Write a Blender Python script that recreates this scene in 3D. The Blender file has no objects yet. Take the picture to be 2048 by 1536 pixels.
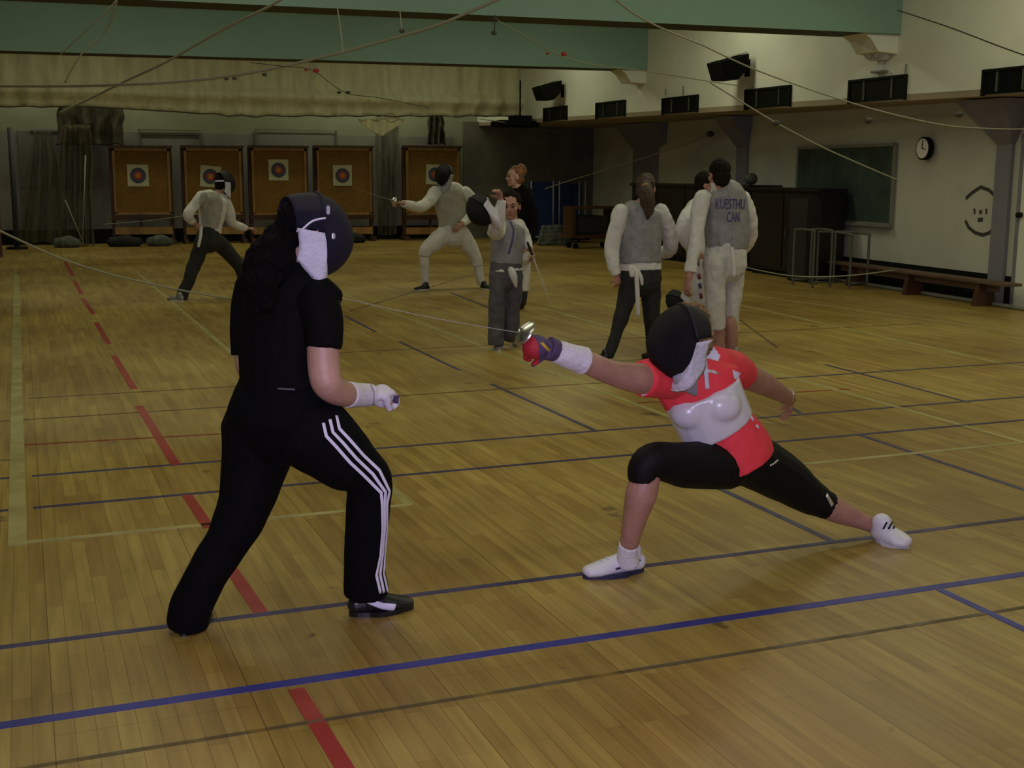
import bpy, bmesh, math, random
from mathutils import Vector, Matrix, noise
from mathutils.bvhtree import BVHTree
random.seed(7)
V = Vector
# ------------------------------------------------------------------ camera
FPX = 2443.99
H = 1.58
Rm = Matrix(((0.92927172, 0.05821008, -0.36478165),
             (-0.36936594, 0.15920945, -0.91554419),
             (0.00478279, 0.98552724, 0.16944967)))
CAM = V((0, 0, H))
scn = bpy.context.scene
col = scn.collection
cd = bpy.data.cameras.new('camera'); cam = bpy.data.objects.new('camera', cd); col.objects.link(cam)
cd.sensor_width = 36; cd.lens = FPX / 2048 * 36; cd.clip_start = .05; cd.clip_end = 200
cam.matrix_world = Matrix.Translation(CAM) @ Rm.to_4x4()
scn.camera = cam
# ------------------------------------------------------------------ light
w = bpy.data.worlds.new('world'); scn.world = w; w.use_nodes = True
w.node_tree.nodes['Background'].inputs[0].default_value = (.62, .66, .5, 1)
w.node_tree.nodes['Background'].inputs[1].default_value = .02
scn.view_settings.view_transform = 'Standard'; scn.view_settings.look = 'None'
scn.view_settings.gamma = 1; scn.view_settings.exposure = 0.0
def area(name, loc, sx, sy, e, c, rot=(0, 0, 0)):
    l = bpy.data.lights.new(name, 'AREA'); l.shape = 'RECTANGLE'; l.size = sx; l.size_y = sy
    l.energy = e; l.color = c
    o = bpy.data.objects.new(name, l); o.location = loc; o.rotation_euler = rot; col.objects.link(o); return o
WARM = (1.0, .975, .67)
# ceiling fluorescents by bay; farthest row is fill added for the back wall
for (y, e) in ((1.5, 38), (6.0, 54), (10.2, 54), (16.6, 60), (22.8, 44), (27.9, 42)):
    for x in (1.2, 7.8):
        area('ceiling_or_fill_light', (x, y, 4.75), 4.2, .5, e * (.85 if x < 2 else 1.0), WARM)
# the camera's own flash
fl_ = bpy.data.lights.new('flash', 'SPOT'); fl_.energy = 380; fl_.color = (.72, .62, 1.0)
fl_.shadow_soft_size = .03; fl_.spot_size = math.radians(75); fl_.spot_blend = .8
fo = bpy.data.objects.new('flash', fl_); col.objects.link(fo)
fo.matrix_world = Matrix.Translation(CAM + V((0.06, 0, .05))) @ Rm.to_4x4()

# ------------------------------------------------------------------ pixel helpers (2048 x 1536 frame)
def ray(px, py): return Rm @ V((px - 1024, -(py - 768), -FPX)) / FPX
def at(px, py, Y):
    r = ray(px, py); return CAM + r * (Y / r.y)
def atx(px, py, X):
    r = ray(px, py); return CAM + r * (X / r.x)
def fl(px, py, z=0.0):
    r = ray(px, py); return CAM + r * ((z - H) / r.z)
def mpp(p):                       # metres per pixel at p
    return -((Rm.transposed() @ (V(p) - CAM)).z) / FPX
VIEWX = Rm @ V((1, 0, 0)); VIEWZ = Rm @ V((0, 0, 1))      # camera right / towards camera

# ------------------------------------------------------------------ materials
MATS = {}
def mat(name, c, rough=.7, metal=0, var=0.0, vscale=8, bump=0.0, bscale=60, sheen=0, coat=0, c2=None, stretch=(1, 1, 1), spec=.5):
    m = bpy.data.materials.new(name); m.use_nodes = True; nt = m.node_tree; b = nt.nodes['Principled BSDF']
    b.inputs['Base Color'].default_value = (*c, 1); b.inputs['Roughness'].default_value = rough
    b.inputs['Metallic'].default_value = metal; b.inputs['Specular IOR Level'].default_value = spec
    if coat: b.inputs['Coat Weight'].default_value = coat
    if sheen: b.inputs['Sheen Weight'].default_value = sheen
    tc = nt.nodes.new('ShaderNodeTexCoord'); mp = nt.nodes.new('ShaderNodeMapping'); mp.inputs['Scale'].default_value = stretch
    nt.links.new(tc.outputs['Object'], mp.inputs[0])
    if var or c2:
        n = nt.nodes.new('ShaderNodeTexNoise'); n.inputs['Scale'].default_value = vscale; n.inputs['Detail'].default_value = 5
        nt.links.new(mp.outputs[0], n.inputs[0])
        r = nt.nodes.new('ShaderNodeValToRGB'); nt.links.new(n.outputs[0], r.inputs[0])
        d = c2 or tuple(x * (1 - var) for x in c); u = c if c2 else tuple(min(1, x * (1 + var)) for x in c)
        r.color_ramp.elements[0].position = .35; r.color_ramp.elements[0].color = (*d, 1)
        r.color_ramp.elements[1].position = .65; r.color_ramp.elements[1].color = (*u, 1)
        nt.links.new(r.outputs[0], b.inputs['Base Color'])
    if bump:
        n = nt.nodes.new('ShaderNodeTexNoise'); n.inputs['Scale'].default_value = bscale; n.inputs['Detail'].default_value = 4
        nt.links.new(mp.outputs[0], n.inputs[0])
        bp = nt.nodes.new('ShaderNodeBump'); bp.inputs['Strength'].default_value = bump; bp.inputs['Distance'].default_value = .02
        nt.links.new(n.outputs[0], bp.inputs['Height']); nt.links.new(bp.outputs[0], b.inputs['Normal'])
    MATS[name] = m; return m
M = MATS
mat('skin', (.40, .21, .155), .5, var=.12, vscale=12, bump=.08, bscale=90)
mat('skin_pale', (.46, .27, .20), .5, var=.1, vscale=12, bump=.08, bscale=90)
mat('black_cloth', (.0028, .0028, .003), .85, bump=.4, bscale=14, spec=.12)
mat('black_pants', (.0022, .0022, .003), .85, bump=.35, bscale=10, spec=.12)
mat('lycra', (.004, .004, .005), .65, bump=.12, bscale=16, spec=.2)
mat('white_cloth', (.62, .62, .60), .8, var=.06, vscale=6, bump=.35, bscale=16)
mat('white_cloth_far', (.60, .60, .56), .85, var=.08, vscale=6, bump=.4, bscale=14)
mat('breeches_white', (.56, .56, .53), .85, var=.08, vscale=6, bump=.4, bscale=14)
mat('lame', (.27, .27, .275), .6, metal=.25, var=.12, vscale=10, bump=.4, bscale=18)
mat('lame_beige', (.34, .335, .28), .7, metal=.1, var=.1, vscale=10, bump=.4, bscale=18)
mat('red_shirt', (.80, .045, .06), .75, var=.06, vscale=6, bump=.3, bscale=16)
mat('plastic_white', (.66, .66, .68), .28, bump=.03, bscale=10)
mat('glove_white', (.68, .66, .72), .7, var=.05, vscale=20, bump=.3, bscale=40)
mat('sock_white', (.72, .71, .74), .85, bump=.35, bscale=120)
mat('glove_red', (.42, .015, .03), .6, bump=.3, bscale=40)
mat('glove_purple', (.075, .045, .12), .6, bump=.3, bscale=40)
mat('yellow', (.55, .36, .04), .6)
mat('mesh_navy', (.010, .009, .024), .6, spec=.25, bump=.5, bscale=350)
mat('mesh_black', (.004, .004, .005), .6, spec=.25, bump=.5, bscale=350)
mat('mask_trim', (.004, .004, .006), .7, bump=.2, bscale=50)
mat('bib_white', (.60, .60, .68), .7, var=.06, vscale=20, bump=.35, bscale=60)
mat('bib_grey', (.30, .31, .35), .6, var=.08, vscale=20, bump=.35, bscale=60)
mat('steel', (.65, .65, .66), .3, metal=1)
mat('steel_dull', (.35, .35, .36), .45, metal=.8)
mat('reflective', (.95, .95, 1.0), .42, metal=.95)
mat('hair_black', (.0035, .0028, .0025), .8, bump=.9, bscale=45, stretch=(3, 3, .6), spec=.1)
mat('hair_brown', (.06, .036, .02), .5, var=.4, vscale=25, bump=.9, bscale=45, stretch=(3, 3, .6))
mat('hair_red', (.20, .085, .03), .5, var=.4, vscale=25, bump=.9, bscale=45)
mat('hair_blond', (.22, .125, .04), .5, var=.5, vscale=30, bump=.9, bscale=45)
mat('hair_dark', (.009, .006, .004), .8, spec=.15, var=.3, vscale=25, bump=.9, bscale=45)
mat('pants_grey', (.085, .082, .095), .85, var=.15, vscale=10, bump=.4, bscale=14)
mat('pants_dark', (.014, .016, .016), .8, bump=.35, bscale=12)
mat('shoe_white', (.70, .70, .76), .45, bump=.08, bscale=40)
mat('shoe_black', (.008, .008, .010), .35)
mat('shoe_grey', (.22, .22, .2), .6, var=.3, vscale=20)
mat('sole_dark', (.02, .02, .06), .5)
mat('sole_white', (.55, .55, .55), .5)
mat('stripe_white', (.72, .70, .85), .7)
mat('blue_ink', (.05, .05, .17), .7)
mat('eye_dark', (.02, .012, .01), .3)
mat('lip', (.30, .10, .09), .5)
mat('red_button', (.16, .02, .03), .5)
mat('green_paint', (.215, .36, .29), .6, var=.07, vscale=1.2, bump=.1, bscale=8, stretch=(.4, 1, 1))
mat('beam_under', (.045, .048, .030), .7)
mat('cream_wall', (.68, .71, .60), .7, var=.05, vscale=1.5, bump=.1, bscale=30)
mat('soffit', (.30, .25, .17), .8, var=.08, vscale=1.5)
mat('ceiling_paint', (.45, .46, .36), .8)
mat('black_base', (.004, .004, .004), .7, spec=.2)
mat('column_blue', (.19, .185, .22), .7, var=.05, vscale=3)
mat('white_line_trim', (.25, .25, .22), .6)
mat('net_beige', (.60, .59, .38), .9, var=.10, vscale=3, bump=.6, bscale=10, stretch=(3, 1, .5))
mat('net_brown', (.070, .060, .036), .9, var=.35, vscale=6, bump=.8, bscale=10, stretch=(4, 1, .4))
mat('rope', (.30, .30, .22), .85)
mat('rope_dark', (.05, .05, .04), .8)
mat('red_bead', (.35, .02, .02), .5)
mat('wood_orange', (.31, .17, .045), .5, var=.25, vscale=6, stretch=(1, 1, .15))
mat('wood_dark', (.065, .026, .013), .5, var=.3, vscale=6, stretch=(1, 1, .15))
mat('cork', (.215, .115, .022), .9, var=.12, vscale=14, bump=.5, bscale=60)
mat('paper', (.50, .50, .36), .8)
mat('t_black', (.06, .06, .06), .7); mat('t_blue', (.05, .065, .15), .7); mat('t_red', (.35, .05, .03), .7); mat('t_gold', (.50, .20, .03), .7)
mat('mat_blue', (.010, .028, .11), .45, var=.12, vscale=4)
mat('grey_cloth', (.09, .10, .085), .8, var=.3, vscale=9, bump=.6, bscale=14)
mat('board_green', (.035, .060, .052), .6, var=.35, vscale=2.5)
mat('frame_alu', (.24, .25, .22), .5, metal=.3)
mat('tube_dark', (.10, .11, .09), .5, metal=.3)
mat('piano_black', (.008, .006, .006), .45)
mat('bench_wood', (.12, .070, .045), .55, var=.25, vscale=5, stretch=(1, .15, 1))
mat('speaker_black', (.004, .004, .004), .7, spec=.15)
mat('speaker_top', (.30, .30, .24), .7)
mat('glass_dark', (.004, .005, .005), .5, spec=.15)
mat('clock_face', (.80, .79, .76), .5)
mat('tape_dark', (.045, .045, .035), .7)
mat('door_grey', (.15, .15, .14), .6, var=.1, vscale=3)
mat('wallb_green', (.27, .29, .20), .8, var=.1, vscale=1.2)
mat('wallb_grey', (.22, .22, .19), .8, var=.12, vscale=1.5)
mat('wallb_dark', (.15, .145, .115), .8, var=.2, vscale=1.5)
mat('post_blue', (.04, .042, .065), .5)
mat('lamp_white', (.6, .6, .6), .4)
mat('stone_black', (.012, .012, .012), .8)

def floor_mat():
    m = bpy.data.materials.new('maple_floor'); m.use_nodes = True; nt = m.node_tree; N = nt.nodes; L = nt.links
    b = N['Principled BSDF']
    tc = N.new('ShaderNodeTexCoord'); sp = N.new('ShaderNodeSeparateXYZ'); L.new(tc.outputs['Object'], sp.inputs[0])
    cb = N.new('ShaderNodeCombineXYZ'); L.new(sp.outputs[1], cb.inputs[0]); L.new(sp.outputs[0], cb.inputs[1])
    def brick(w, h, mortar, c1, c2, cm, off=.37):
        t = N.new('ShaderNodeTexBrick'); L.new(cb.outputs[0], t.inputs[0])
        t.inputs['Scale'].default_value = 1; t.inputs['Brick Width'].default_value = w; t.inputs['Row Height'].default_value = h
        t.inputs['Mortar Size'].default_value = mortar; t.inputs['Mortar Smooth'].default_value = .3; t.offset = off
        t.inputs['Color1'].default_value = (*c1, 1); t.inputs['Color2'].default_value = (*c2, 1); t.inputs['Mortar'].default_value = (*cm, 1)
        return t
    t1 = brick(.82, .057, .0011, (.40, .30, .078), (.30, .20, .048), (.20, .115, .025))
    t1.inputs['Bias'].default_value = -.1
    # second offset of long joints every few boards
    t2 = brick(7.0, .57, .002, (1, 1, 1), (.96, .95, .93), (.60, .56, .50), .5)
    n1 = N.new('ShaderNodeTexNoise'); n1.inputs['Scale'].default_value = .55; n1.inputs['Detail'].default_value = 6; L.new(tc.outputs['Object'], n1.inputs[0])
    r1 = N.new('ShaderNodeValToRGB'); L.new(n1.outputs[0], r1.inputs[0])
    r1.color_ramp.elements[0].position = .38; r1.color_ramp.elements[0].color = (.80, .72, .62, 1)
    r1.color_ramp.elements[1].position = .62; r1.color_ramp.elements[1].color = (1.13, 1.14, 1.13, 1)
    mp = N.new('ShaderNodeMapping'); mp.inputs['Scale'].default_value = (26, 1.6, 1); L.new(tc.outputs['Object'], mp.inputs[0])
    n2 = N.new('ShaderNodeTexNoise'); n2.inputs['Scale'].default_value = 1.2; n2.inputs['Detail'].default_value = 6; L.new(mp.outputs[0], n2.inputs[0])
    r2 = N.new('ShaderNodeValToRGB'); L.new(n2.outputs[0], r2.inputs[0])
    r2.color_ramp.elements[0].position = .3; r2.color_ramp.elements[0].color = (.80, .77, .72, 1)
    r2.color_ramp.elements[1].position = .7; r2.color_ramp.elements[1].color = (1.12, 1.12, 1.12, 1)
    n3 = N.new('ShaderNodeTexNoise'); n3.inputs['Scale'].default_value = 3.3; n3.inputs['Detail'].default_value = 3; n3.inputs['Roughness'].default_value = .6
    L.new(tc.outputs['Object'], n3.inputs[0])
    r3 = N.new('ShaderNodeValToRGB'); L.new(n3.outputs[0], r3.inputs[0])
    r3.color_ramp.elements[0].position = .285; r3.color_ramp.elements[0].color = (.50, .47, .50, 1)
    r3.color_ramp.elements[1].position = .325; r3.color_ramp.elements[1].color = (1, 1, 1, 1)
    cur = t1.outputs[0]
    for k in (t2.outputs[0], r1.outputs[0], r2.outputs[0], r3.outputs[0]):
        mx = N.new('ShaderNodeMix'); mx.data_type = 'RGBA'; mx.blend_type = 'MULTIPLY'; mx.inputs[0].default_value = 1
        L.new(cur, mx.inputs[6]); L.new(k, mx.inputs[7]); cur = mx.outputs[2]
    L.new(cur, b.inputs['Base Color'])
    rr = N.new('ShaderNodeMapRange'); rr.inputs[3].default_value = .27; rr.inputs[4].default_value = .46; L.new(n1.outputs[0], rr.inputs[0])
    L.new(rr.outputs[0], b.inputs['Roughness']); b.inputs['Specular IOR Level'].default_value = .45
    bp = N.new('ShaderNodeBump'); bp.inputs['Strength'].default_value = .12; bp.inputs['Distance'].default_value = .01
    L.new(n2.outputs[0], bp.inputs['Height']); L.new(bp.outputs[0], b.inputs['Normal'])
    M['floor'] = m
floor_mat()
def paint_mat(name, c, wear):
    m = bpy.data.materials.new(name); m.use_nodes = True; nt = m.node_tree; N = nt.nodes; L = nt.links
    b = N['Principled BSDF']; b.inputs['Base Color'].default_value = (*c, 1); b.inputs['Roughness'].default_value = .4
    tc = N.new('ShaderNodeTexCoord'); n = N.new('ShaderNodeTexNoise'); n.inputs['Scale'].default_value = 5; n.inputs['Detail'].default_value = 6
    L.new(tc.outputs['Object'], n.inputs[0])
    r = N.new('ShaderNodeMapRange'); r.inputs[1].default_value = .35; r.inputs[2].default_value = .65; r.inputs[3].default_value = 1 - wear; r.inputs[4].default_value = 1.0 - wear * .3
    L.new(n.outputs[0], r.inputs[0]); L.new(r.outputs[0], b.inputs['Alpha']); M[name] = m
paint_mat('line_blue', (.040, .045, .30), .25)
paint_mat('line_slate', (.075, .065, .15), .45)
paint_mat('line_yellow', (.48, .43, .17), .35)
paint_mat('line_red', (.36, .035, .03), .2)
paint_mat('line_redthin', (.34, .07, .02), .55)
paint_mat('line_worn', (.20, .155, .085), 1.0)

def net_mat(name, c, alpha):
    m = mat(name, c, .9); nt = m.node_tree; N = nt.nodes; L = nt.links; b = N['Principled BSDF']
    tc = N.new('ShaderNodeTexCoord'); mp = N.new('ShaderNodeMapping'); mp.inputs['Scale'].default_value = (6, 1, 1); L.new(tc.outputs['Object'], mp.inputs[0])
    n = N.new('ShaderNodeTexNoise'); n.inputs['Scale'].default_value = 2; n.inputs['Detail'].default_value = 5; L.new(mp.outputs[0], n.inputs[0])
    r = N.new('ShaderNodeMapRange'); r.inputs[1].default_value = .3; r.inputs[2].default_value = .7; r.inputs[3].default_value = alpha * .45; r.inputs[4].default_value = min(1, alpha * 1.5)
    L.new(n.outputs[0], r.inputs[0]); L.new(r.outputs[0], b.inputs['Alpha'])
net_mat('net_sheer', (.16, .15, .09), .38)

# ------------------------------------------------------------------ object helpers
ORG = {}
def org(o): return ORG.get(o.name, V((0, 0, 0))) if o else V((0, 0, 0))
def tag(o, label, cat, group=None):
    o['label'] = label; o['category'] = cat
    if group: o['group'] = group
    return o
def link(name, me, parent, base=None):
    o = bpy.data.objects.new(name, me); col.objects.link(o)
    if parent:
        me.transform(Matrix.Translation(-org(parent))); o.parent = parent; ORG[o.name] = org(parent)
    else:
        if base is None:
            xs = [v.co for v in me.vertices]
            base = V(((min(c.x for c in xs) + max(c.x for c in xs)) / 2, (min(c.y for c in xs) + max(c.y for c in xs)) / 2, min(c.z for c in xs)))
        me.transform(Matrix.Translation(-base)); o.location = base; ORG[o.name] = V(base)
    return o
def obj(name, bm, m, parent=None, smooth=False, base=None, label=None, kind=None):
    bmesh.ops.recalc_face_normals(bm, faces=bm.faces[:])
    me = bpy.data.meshes.new(name); bm.to_mesh(me); bm.free()
    ms = m if isinstance(m, (list, tuple)) else [m]
    for k in ms: me.materials.append(M[k])
    if smooth:
        for p in me.polygons: p.use_smooth = True
    o = link(name, me, parent, base)
    if label: o['label'] = label
    if kind: o['kind'] = kind
    return o
def fuse(name, bm, m, parent=None, voxel=.006, smooth=4, disp=0.0, dscale=.12, base=None, label=None):
    """voxel-merge overlapping closed shells into one continuous smooth skin"""
    bmesh.ops.recalc_face_normals(bm, faces=bm.faces[:])
    me = bpy.data.meshes.new(name + '_raw'); bm.to_mesh(me); bm.free()
    o = bpy.data.objects.new(name + '_raw', me); col.objects.link(o)
    r = o.modifiers.new('r', 'REMESH'); r.mode = 'VOXEL'; r.voxel_size = voxel; r.use_smooth_shade = True
    s = o.modifiers.new('s', 'SMOOTH'); s.iterations = smooth; s.factor = .5
    dg = bpy.context.evaluated_depsgraph_get(); dg.update()
    me2 = bpy.data.meshes.new_from_object(o.evaluated_get(dg)); me2.name = name
    bpy.data.objects.remove(o)
    if disp:
        nr = [v.normal.copy() for v in me2.vertices]
        for v, n in zip(me2.vertices, nr):
            q = v.co / dscale
            a = noise.noise(V((q.x, q.y, q.z * .6))) + .5 * noise.noise(V((q.x * 2.1 + 5, q.y * 2.1, q.z * 1.6)))
            v.co += n * a * disp
    me2.materials.clear(); me2.materials.append(M[m])
    for p in me2.polygons: p.use_smooth = True; p.material_index = 0
    o = link(name, me2, parent, base)
    if label: o['label'] = label
    return o
def empty(name, loc, label, cat, group=None):
    o = bpy.data.objects.new(name, None); o.empty_display_size = .1; col.objects.link(o); o.location = loc; ORG[o.name] = V(loc)
    return tag(o, label, cat, group)
def box(bm, c, s, rot=None, bev=0):
    r = bmesh.ops.create_cube(bm, size=1)
    vs = r['verts']
    for v in vs: v.co = V((v.co.x * s[0], v.co.y * s[1], v.co.z * s[2]))
    if bev: 
        es = list({e for v in vs for e in v.link_edges}); q = bmesh.ops.bevel(bm, geom=es, offset=bev, segments=2, affect='EDGES')
        vs = list({v for f in q['faces'] for v in f.verts} | {v for v in vs if v.is_valid})
    mt = Matrix.Translation(c) @ (rot.to_4x4() if rot else Matrix.Identity(4))
    for v in vs: v.co = mt @ v.co
    return bm
def cyl(bm, a, b, r, n=10):
    return tube(bm, [(V(a), r), (V(b), r)], n=n, cap='flat')
def cr(p0, p1, p2, p3, t):
    return .5 * ((2 * p1) + (p2 - p0) * t + (2 * p0 - 5 * p1 + 4 * p2 - p3) * t * t + (3 * p1 - p0 - 3 * p2 + p3) * t ** 3)
def tube(bm, secs, side=None, n=16, sub=5, cap='round'):
    """secs: (point, r) or (point, ra, rb); ra runs along side. Smooth loft with closed ends."""
    P = [V(s[0]) for s in secs]; A = [s[1] for s in secs]; B = [(s[2] if len(s) > 2 else s[1]) for s in secs]
    SD = [V(s[3]) if len(s) > 3 else (V(side) if side is not None else None) for s in secs]
    if len(P) > 2:
        pts = []; 
        for i in range(len(P) - 1):
            i0 = max(0, i - 1); i3 = min(len(P) - 1, i + 2)
            for k in range(sub):
                t = k / sub
                pts.append((cr(P[i0], P[i], P[i + 1], P[i3], t), max(1e-4, cr(A[i0], A[i], A[i + 1], A[i3], t)), max(1e-4, cr(B[i0], B[i], B[i + 1], B[i3], t)),
                            SD[i].lerp(SD[i + 1], t) if SD[i] is not None else None))
        pts.append((P[-1], A[-1], B[-1], SD[-1]))
    else: pts = [(P[i], A[i], B[i], SD[i]) for i in range(len(P))]
    rings = []; u = None; frames = []
    for i, (p, a, b, sd) in enumerate(pts):
        t = (pts[min(i + 1, len(pts) - 1)][0] - pts[max(i - 1, 0)][0]).normalized()
        if sd is not None: u = sd - t * sd.dot(t)
        else:
            if u is None: u = t.orthogonal()
            u = u - t * u.dot(t)
        if u.length < 1e-6: u = t.orthogonal()
        u = u.normalized(); v = t.cross(u); frames.append((p, a, b, u.copy(), v, t))
    def ring(p, a, b, u, v):
        return [bm.verts.new(p + u * (a * math.cos(2 * math.pi * k / n)) + v * (b * math.sin(2 * math.pi * k / n))) for k in range(n)]
    def capring(fr, sg):
        p, a, b, u, v, t = fr; out = []
        if cap == 'round' or (cap == 'start' and sg < 0):
            m_ = min(a, b)
            for an in (25, 50, 72): out.append(ring(p + t * (sg * m_ * math.sin(math.radians(an))), a * math.cos(math.radians(an)), b * math.cos(math.radians(an)), u, v))
            tip = bm.verts.new(p + t * (sg * m_))
        else:
            tip = bm.verts.new(p)
        return out, tip
    cs, t0 = capring(frames[0], -1)
    rings = cs[::-1] + [ring(*f[:5]) for f in frames]
    ce, t1 = capring(frames[-1], 1); rings += ce
    for r1, r2 in zip(rings, rings[1:]):
        for k in range(n): bm.faces.new((r1[k], r1[(k + 1) % n], r2[(k + 1) % n], r2[k]))
    for k in range(n):
        bm.faces.new((t0, rings[0][(k + 1) % n], rings[0][k])); bm.faces.new((t1, rings[-1][k], rings[-1][(k + 1) % n]))
    return bm
def ell(bm, c, F, U, sx, sy, sz, seg=20, fn=None):
    """ellipsoid: sx right, sy forward, sz up in the frame of F (forward) and U (up)"""
    F = V(F).normalized(); Rt = F.cross(V(U)).normalized(); U2 = Rt.cross(F).normalized()
    r = bmesh.ops.create_uvsphere(bm, u_segments=seg, v_segments=seg // 2 + 2, radius=1)
    for v in r['verts']:
        q = V(v.co)
        q = fn(q) if fn else q
        v.co = V(c) + Rt * q.x * sx + F * q.y * sy + U2 * q.z * sz
    return bm
def new(): return bmesh.new()
def L_(spec, Y=None):
    """[(px,py,Y,rpx[,ratio])...] -> tube sections"""
    out = []
    for s in spec:
        p = at(s[0], s[1], s[2]); k = mpp(p)
        out.append((p, s[3] * k, s[3] * k * (s[4] if len(s) > 4 else 1)))
    return out

# ------------------------------------------------------------------ anatomy
def head(bm, c, F, U, s=1.0, neck=True):
    F = V(F).normalized(); Rt = F.cross(V(U)).normalized(); U2 = Rt.cross(F).normalized(); c = V(c)
    q = lambda x, y, z: c + Rt * x * s + F * y * s + U2 * z * s
    ell(bm, q(0, -.012, .03), F, U2, .076 * s, .096 * s, .088 * s)
    ell(bm, q(0, .022, -.045), F, U2, .058 * s, .066 * s, .072 * s)
    ell(bm, q(0, .062, -.092), F, U2, .026 * s, .022 * s, .02 * s)
    tube(bm, [(q(0, .084, .012), .008 * s), (q(0, .102, -.018), .012 * s), (q(0, .098, -.028), .015 * s)], n=10)
    tube(bm, [(q(-.045, .07, .024), .012 * s), (q(0, .083, .028), .013 * s), (q(.045, .07, .024), .012 * s)], n=10)
    for x in (-1, 1):
        ell(bm, q(x * .078, -.008, -.012), F, U2, .010 * s, .02 * s, .032 * s, seg=12)
        ell(bm, q(x * .042, .062, -.02), F, U2, .024 * s, .022 * s, .022 * s, seg=12)
def face_bits(root, c, F, U, s=1.0):
    F = V(F).normalized(); Rt = F.cross(V(U)).normalized(); U2 = Rt.cross(F).normalized(); c = V(c)
    q = lambda x, y, z: c + Rt * x * s + F * y * s + U2 * z * s
    for x in (-1, 1):
        b = new(); ell(b, q(x * .031, .080, .004), F, U2, .013 * s, .008 * s, .007 * s, seg=12); obj('eye', b, 'eye_dark', root, True)
        b = new(); tube(b, [(q(x * .016, .090, .030), .003 * s), (q(x * .034, .088, .034), .004 * s), (q(x * .052, .072, .028), .003 * s)], n=8); obj('eyebrow', b, 'hair_dark', root, True)
    b = new(); tube(b, [(q(-.024, .080, -.064), .004 * s), (q(0, .090, -.062), .007 * s), (q(.024, .080, -.064), .004 * s)], n=8); obj('mouth', b, 'lip', root, True)
def hand(bm, wr, d, nrm, s=1.0, curl=25, thumb=1, fat=1.0, spread=.08, thumbcurl=20):
    """wr wrist, d towards knuckles, nrm out of the back of the hand; thumb=+-1 chooses the side"""
    d = V(d).normalized(); nrm = V(nrm); nrm = (nrm - d * nrm.dot(d)).normalized(); sd = d.cross(nrm).normalized() * thumb
    wr = V(wr)
    tube(bm, [(wr - d * .02 * s, .026 * s * fat, .020 * s * fat), (wr + d * .02 * s, .031 * s * fat, .019 * s * fat), (wr + d * .06 * s, .039 * s * fat, .016 * s * fat), (wr + d * .085 * s, .037 * s * fat, .013 * s * fat)], side=sd, n=14)
    for i, (o, ln) in enumerate(((.028, .92), (.0095, 1.0), (-.0095, .95), (-.027, .76))):
        p = wr + (d * .086 + sd * o) * s; dd = (d + sd * (o * spread * 30)).normalized(); secs = [(p - d * .02 * s, .0092 * s * fat)]
        secs.append((p, .0092 * s * fat)); a = 0
        ax = dd.cross(nrm).normalized()
        for j, sl in enumerate((.044, .027, .022)):
            a += math.radians(curl * (1 if j else .8) * (1 + .12 * (i - 1)))
            q = dd * math.cos(a) - nrm * math.sin(a)
            p = p + q * sl * ln * s; secs.append((p, (.0085 - .0008 * j) * s * fat))
        tube(bm, secs, n=10, sub=3)
    p = wr + (d * .022 + sd * .026) * s; td = (d * .72 + sd * .62 - nrm * .28).normalized()
    secs = [(p - td * .01 * s, .0125 * s * fat), (p + td * .03 * s, .0115 * s * fat)]
    p2 = p + td * .03 * s; tq = (td * math.cos(math.radians(thumbcurl)) - (sd * .5 + nrm * .7) * math.sin(math.radians(thumbcurl))).normalized()
    secs += [(p2 + tq * .03 * s, .0105 * s * fat), (p2 + tq * .052 * s, .0088 * s * fat)]
    tube(bm, secs, n=10, sub=3)
def shoe(root, heel, toe, m, solem, s=1.0, collar=True, up=None, tilt=V((0, 0, 1)), name='shoe'):
    heel = V(heel); toe = V(toe); d = (toe - heel); ln = d.length; d.normalize(); t = V(tilt); t = (t - d * t.dot(d)).normalized(); sd = d.cross(t)
    g = lambda f, h: heel + d * ln * f + t * h * s
    b = new()
    tube(b, [(g(.10, .038), .031 * s, .034 * s), (g(.28, .042), .036 * s, .040 * s), (g(.5, .036), .040 * s, .034 * s), (g(.74, .028), .046 * s, .026 * s), (g(.92, .024), .036 * s, .020 * s)], side=sd, n=16)
    if collar: tube(b, [(g(.22, .04), .036 * s, .042 * s), (g(.22, .085), .034 * s, .040 * s)], side=sd, n=14)
    o = fuse(name, b, m, root, voxel=.005 * max(s, .8), smooth=3)
    b = new(); out = []
    for k in range(28):
        a = 2 * math.pi * k / 28; f = .5 + .5 * math.cos(a); wd = (.036 + .014 * math.sin(math.pi * min(1, f * 1.15)) * (f > .3)) * math.sin(a)
        out.append(heel + d * ln * (f * 1.03 - .015) + sd * wd * s * 1.05)
    lo = [b.verts.new(p) for p in out]; hi = [b.verts.new(p + t * .016 * s) for p in out]
    b.faces.new(lo[::-1]); b.faces.new(hi)
    for k in range(28): b.faces.new((lo[k], lo[(k + 1) % 28], hi[(k + 1) % 28], hi[k]))
    obj('sole', b, solem, o)
    return o
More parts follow.
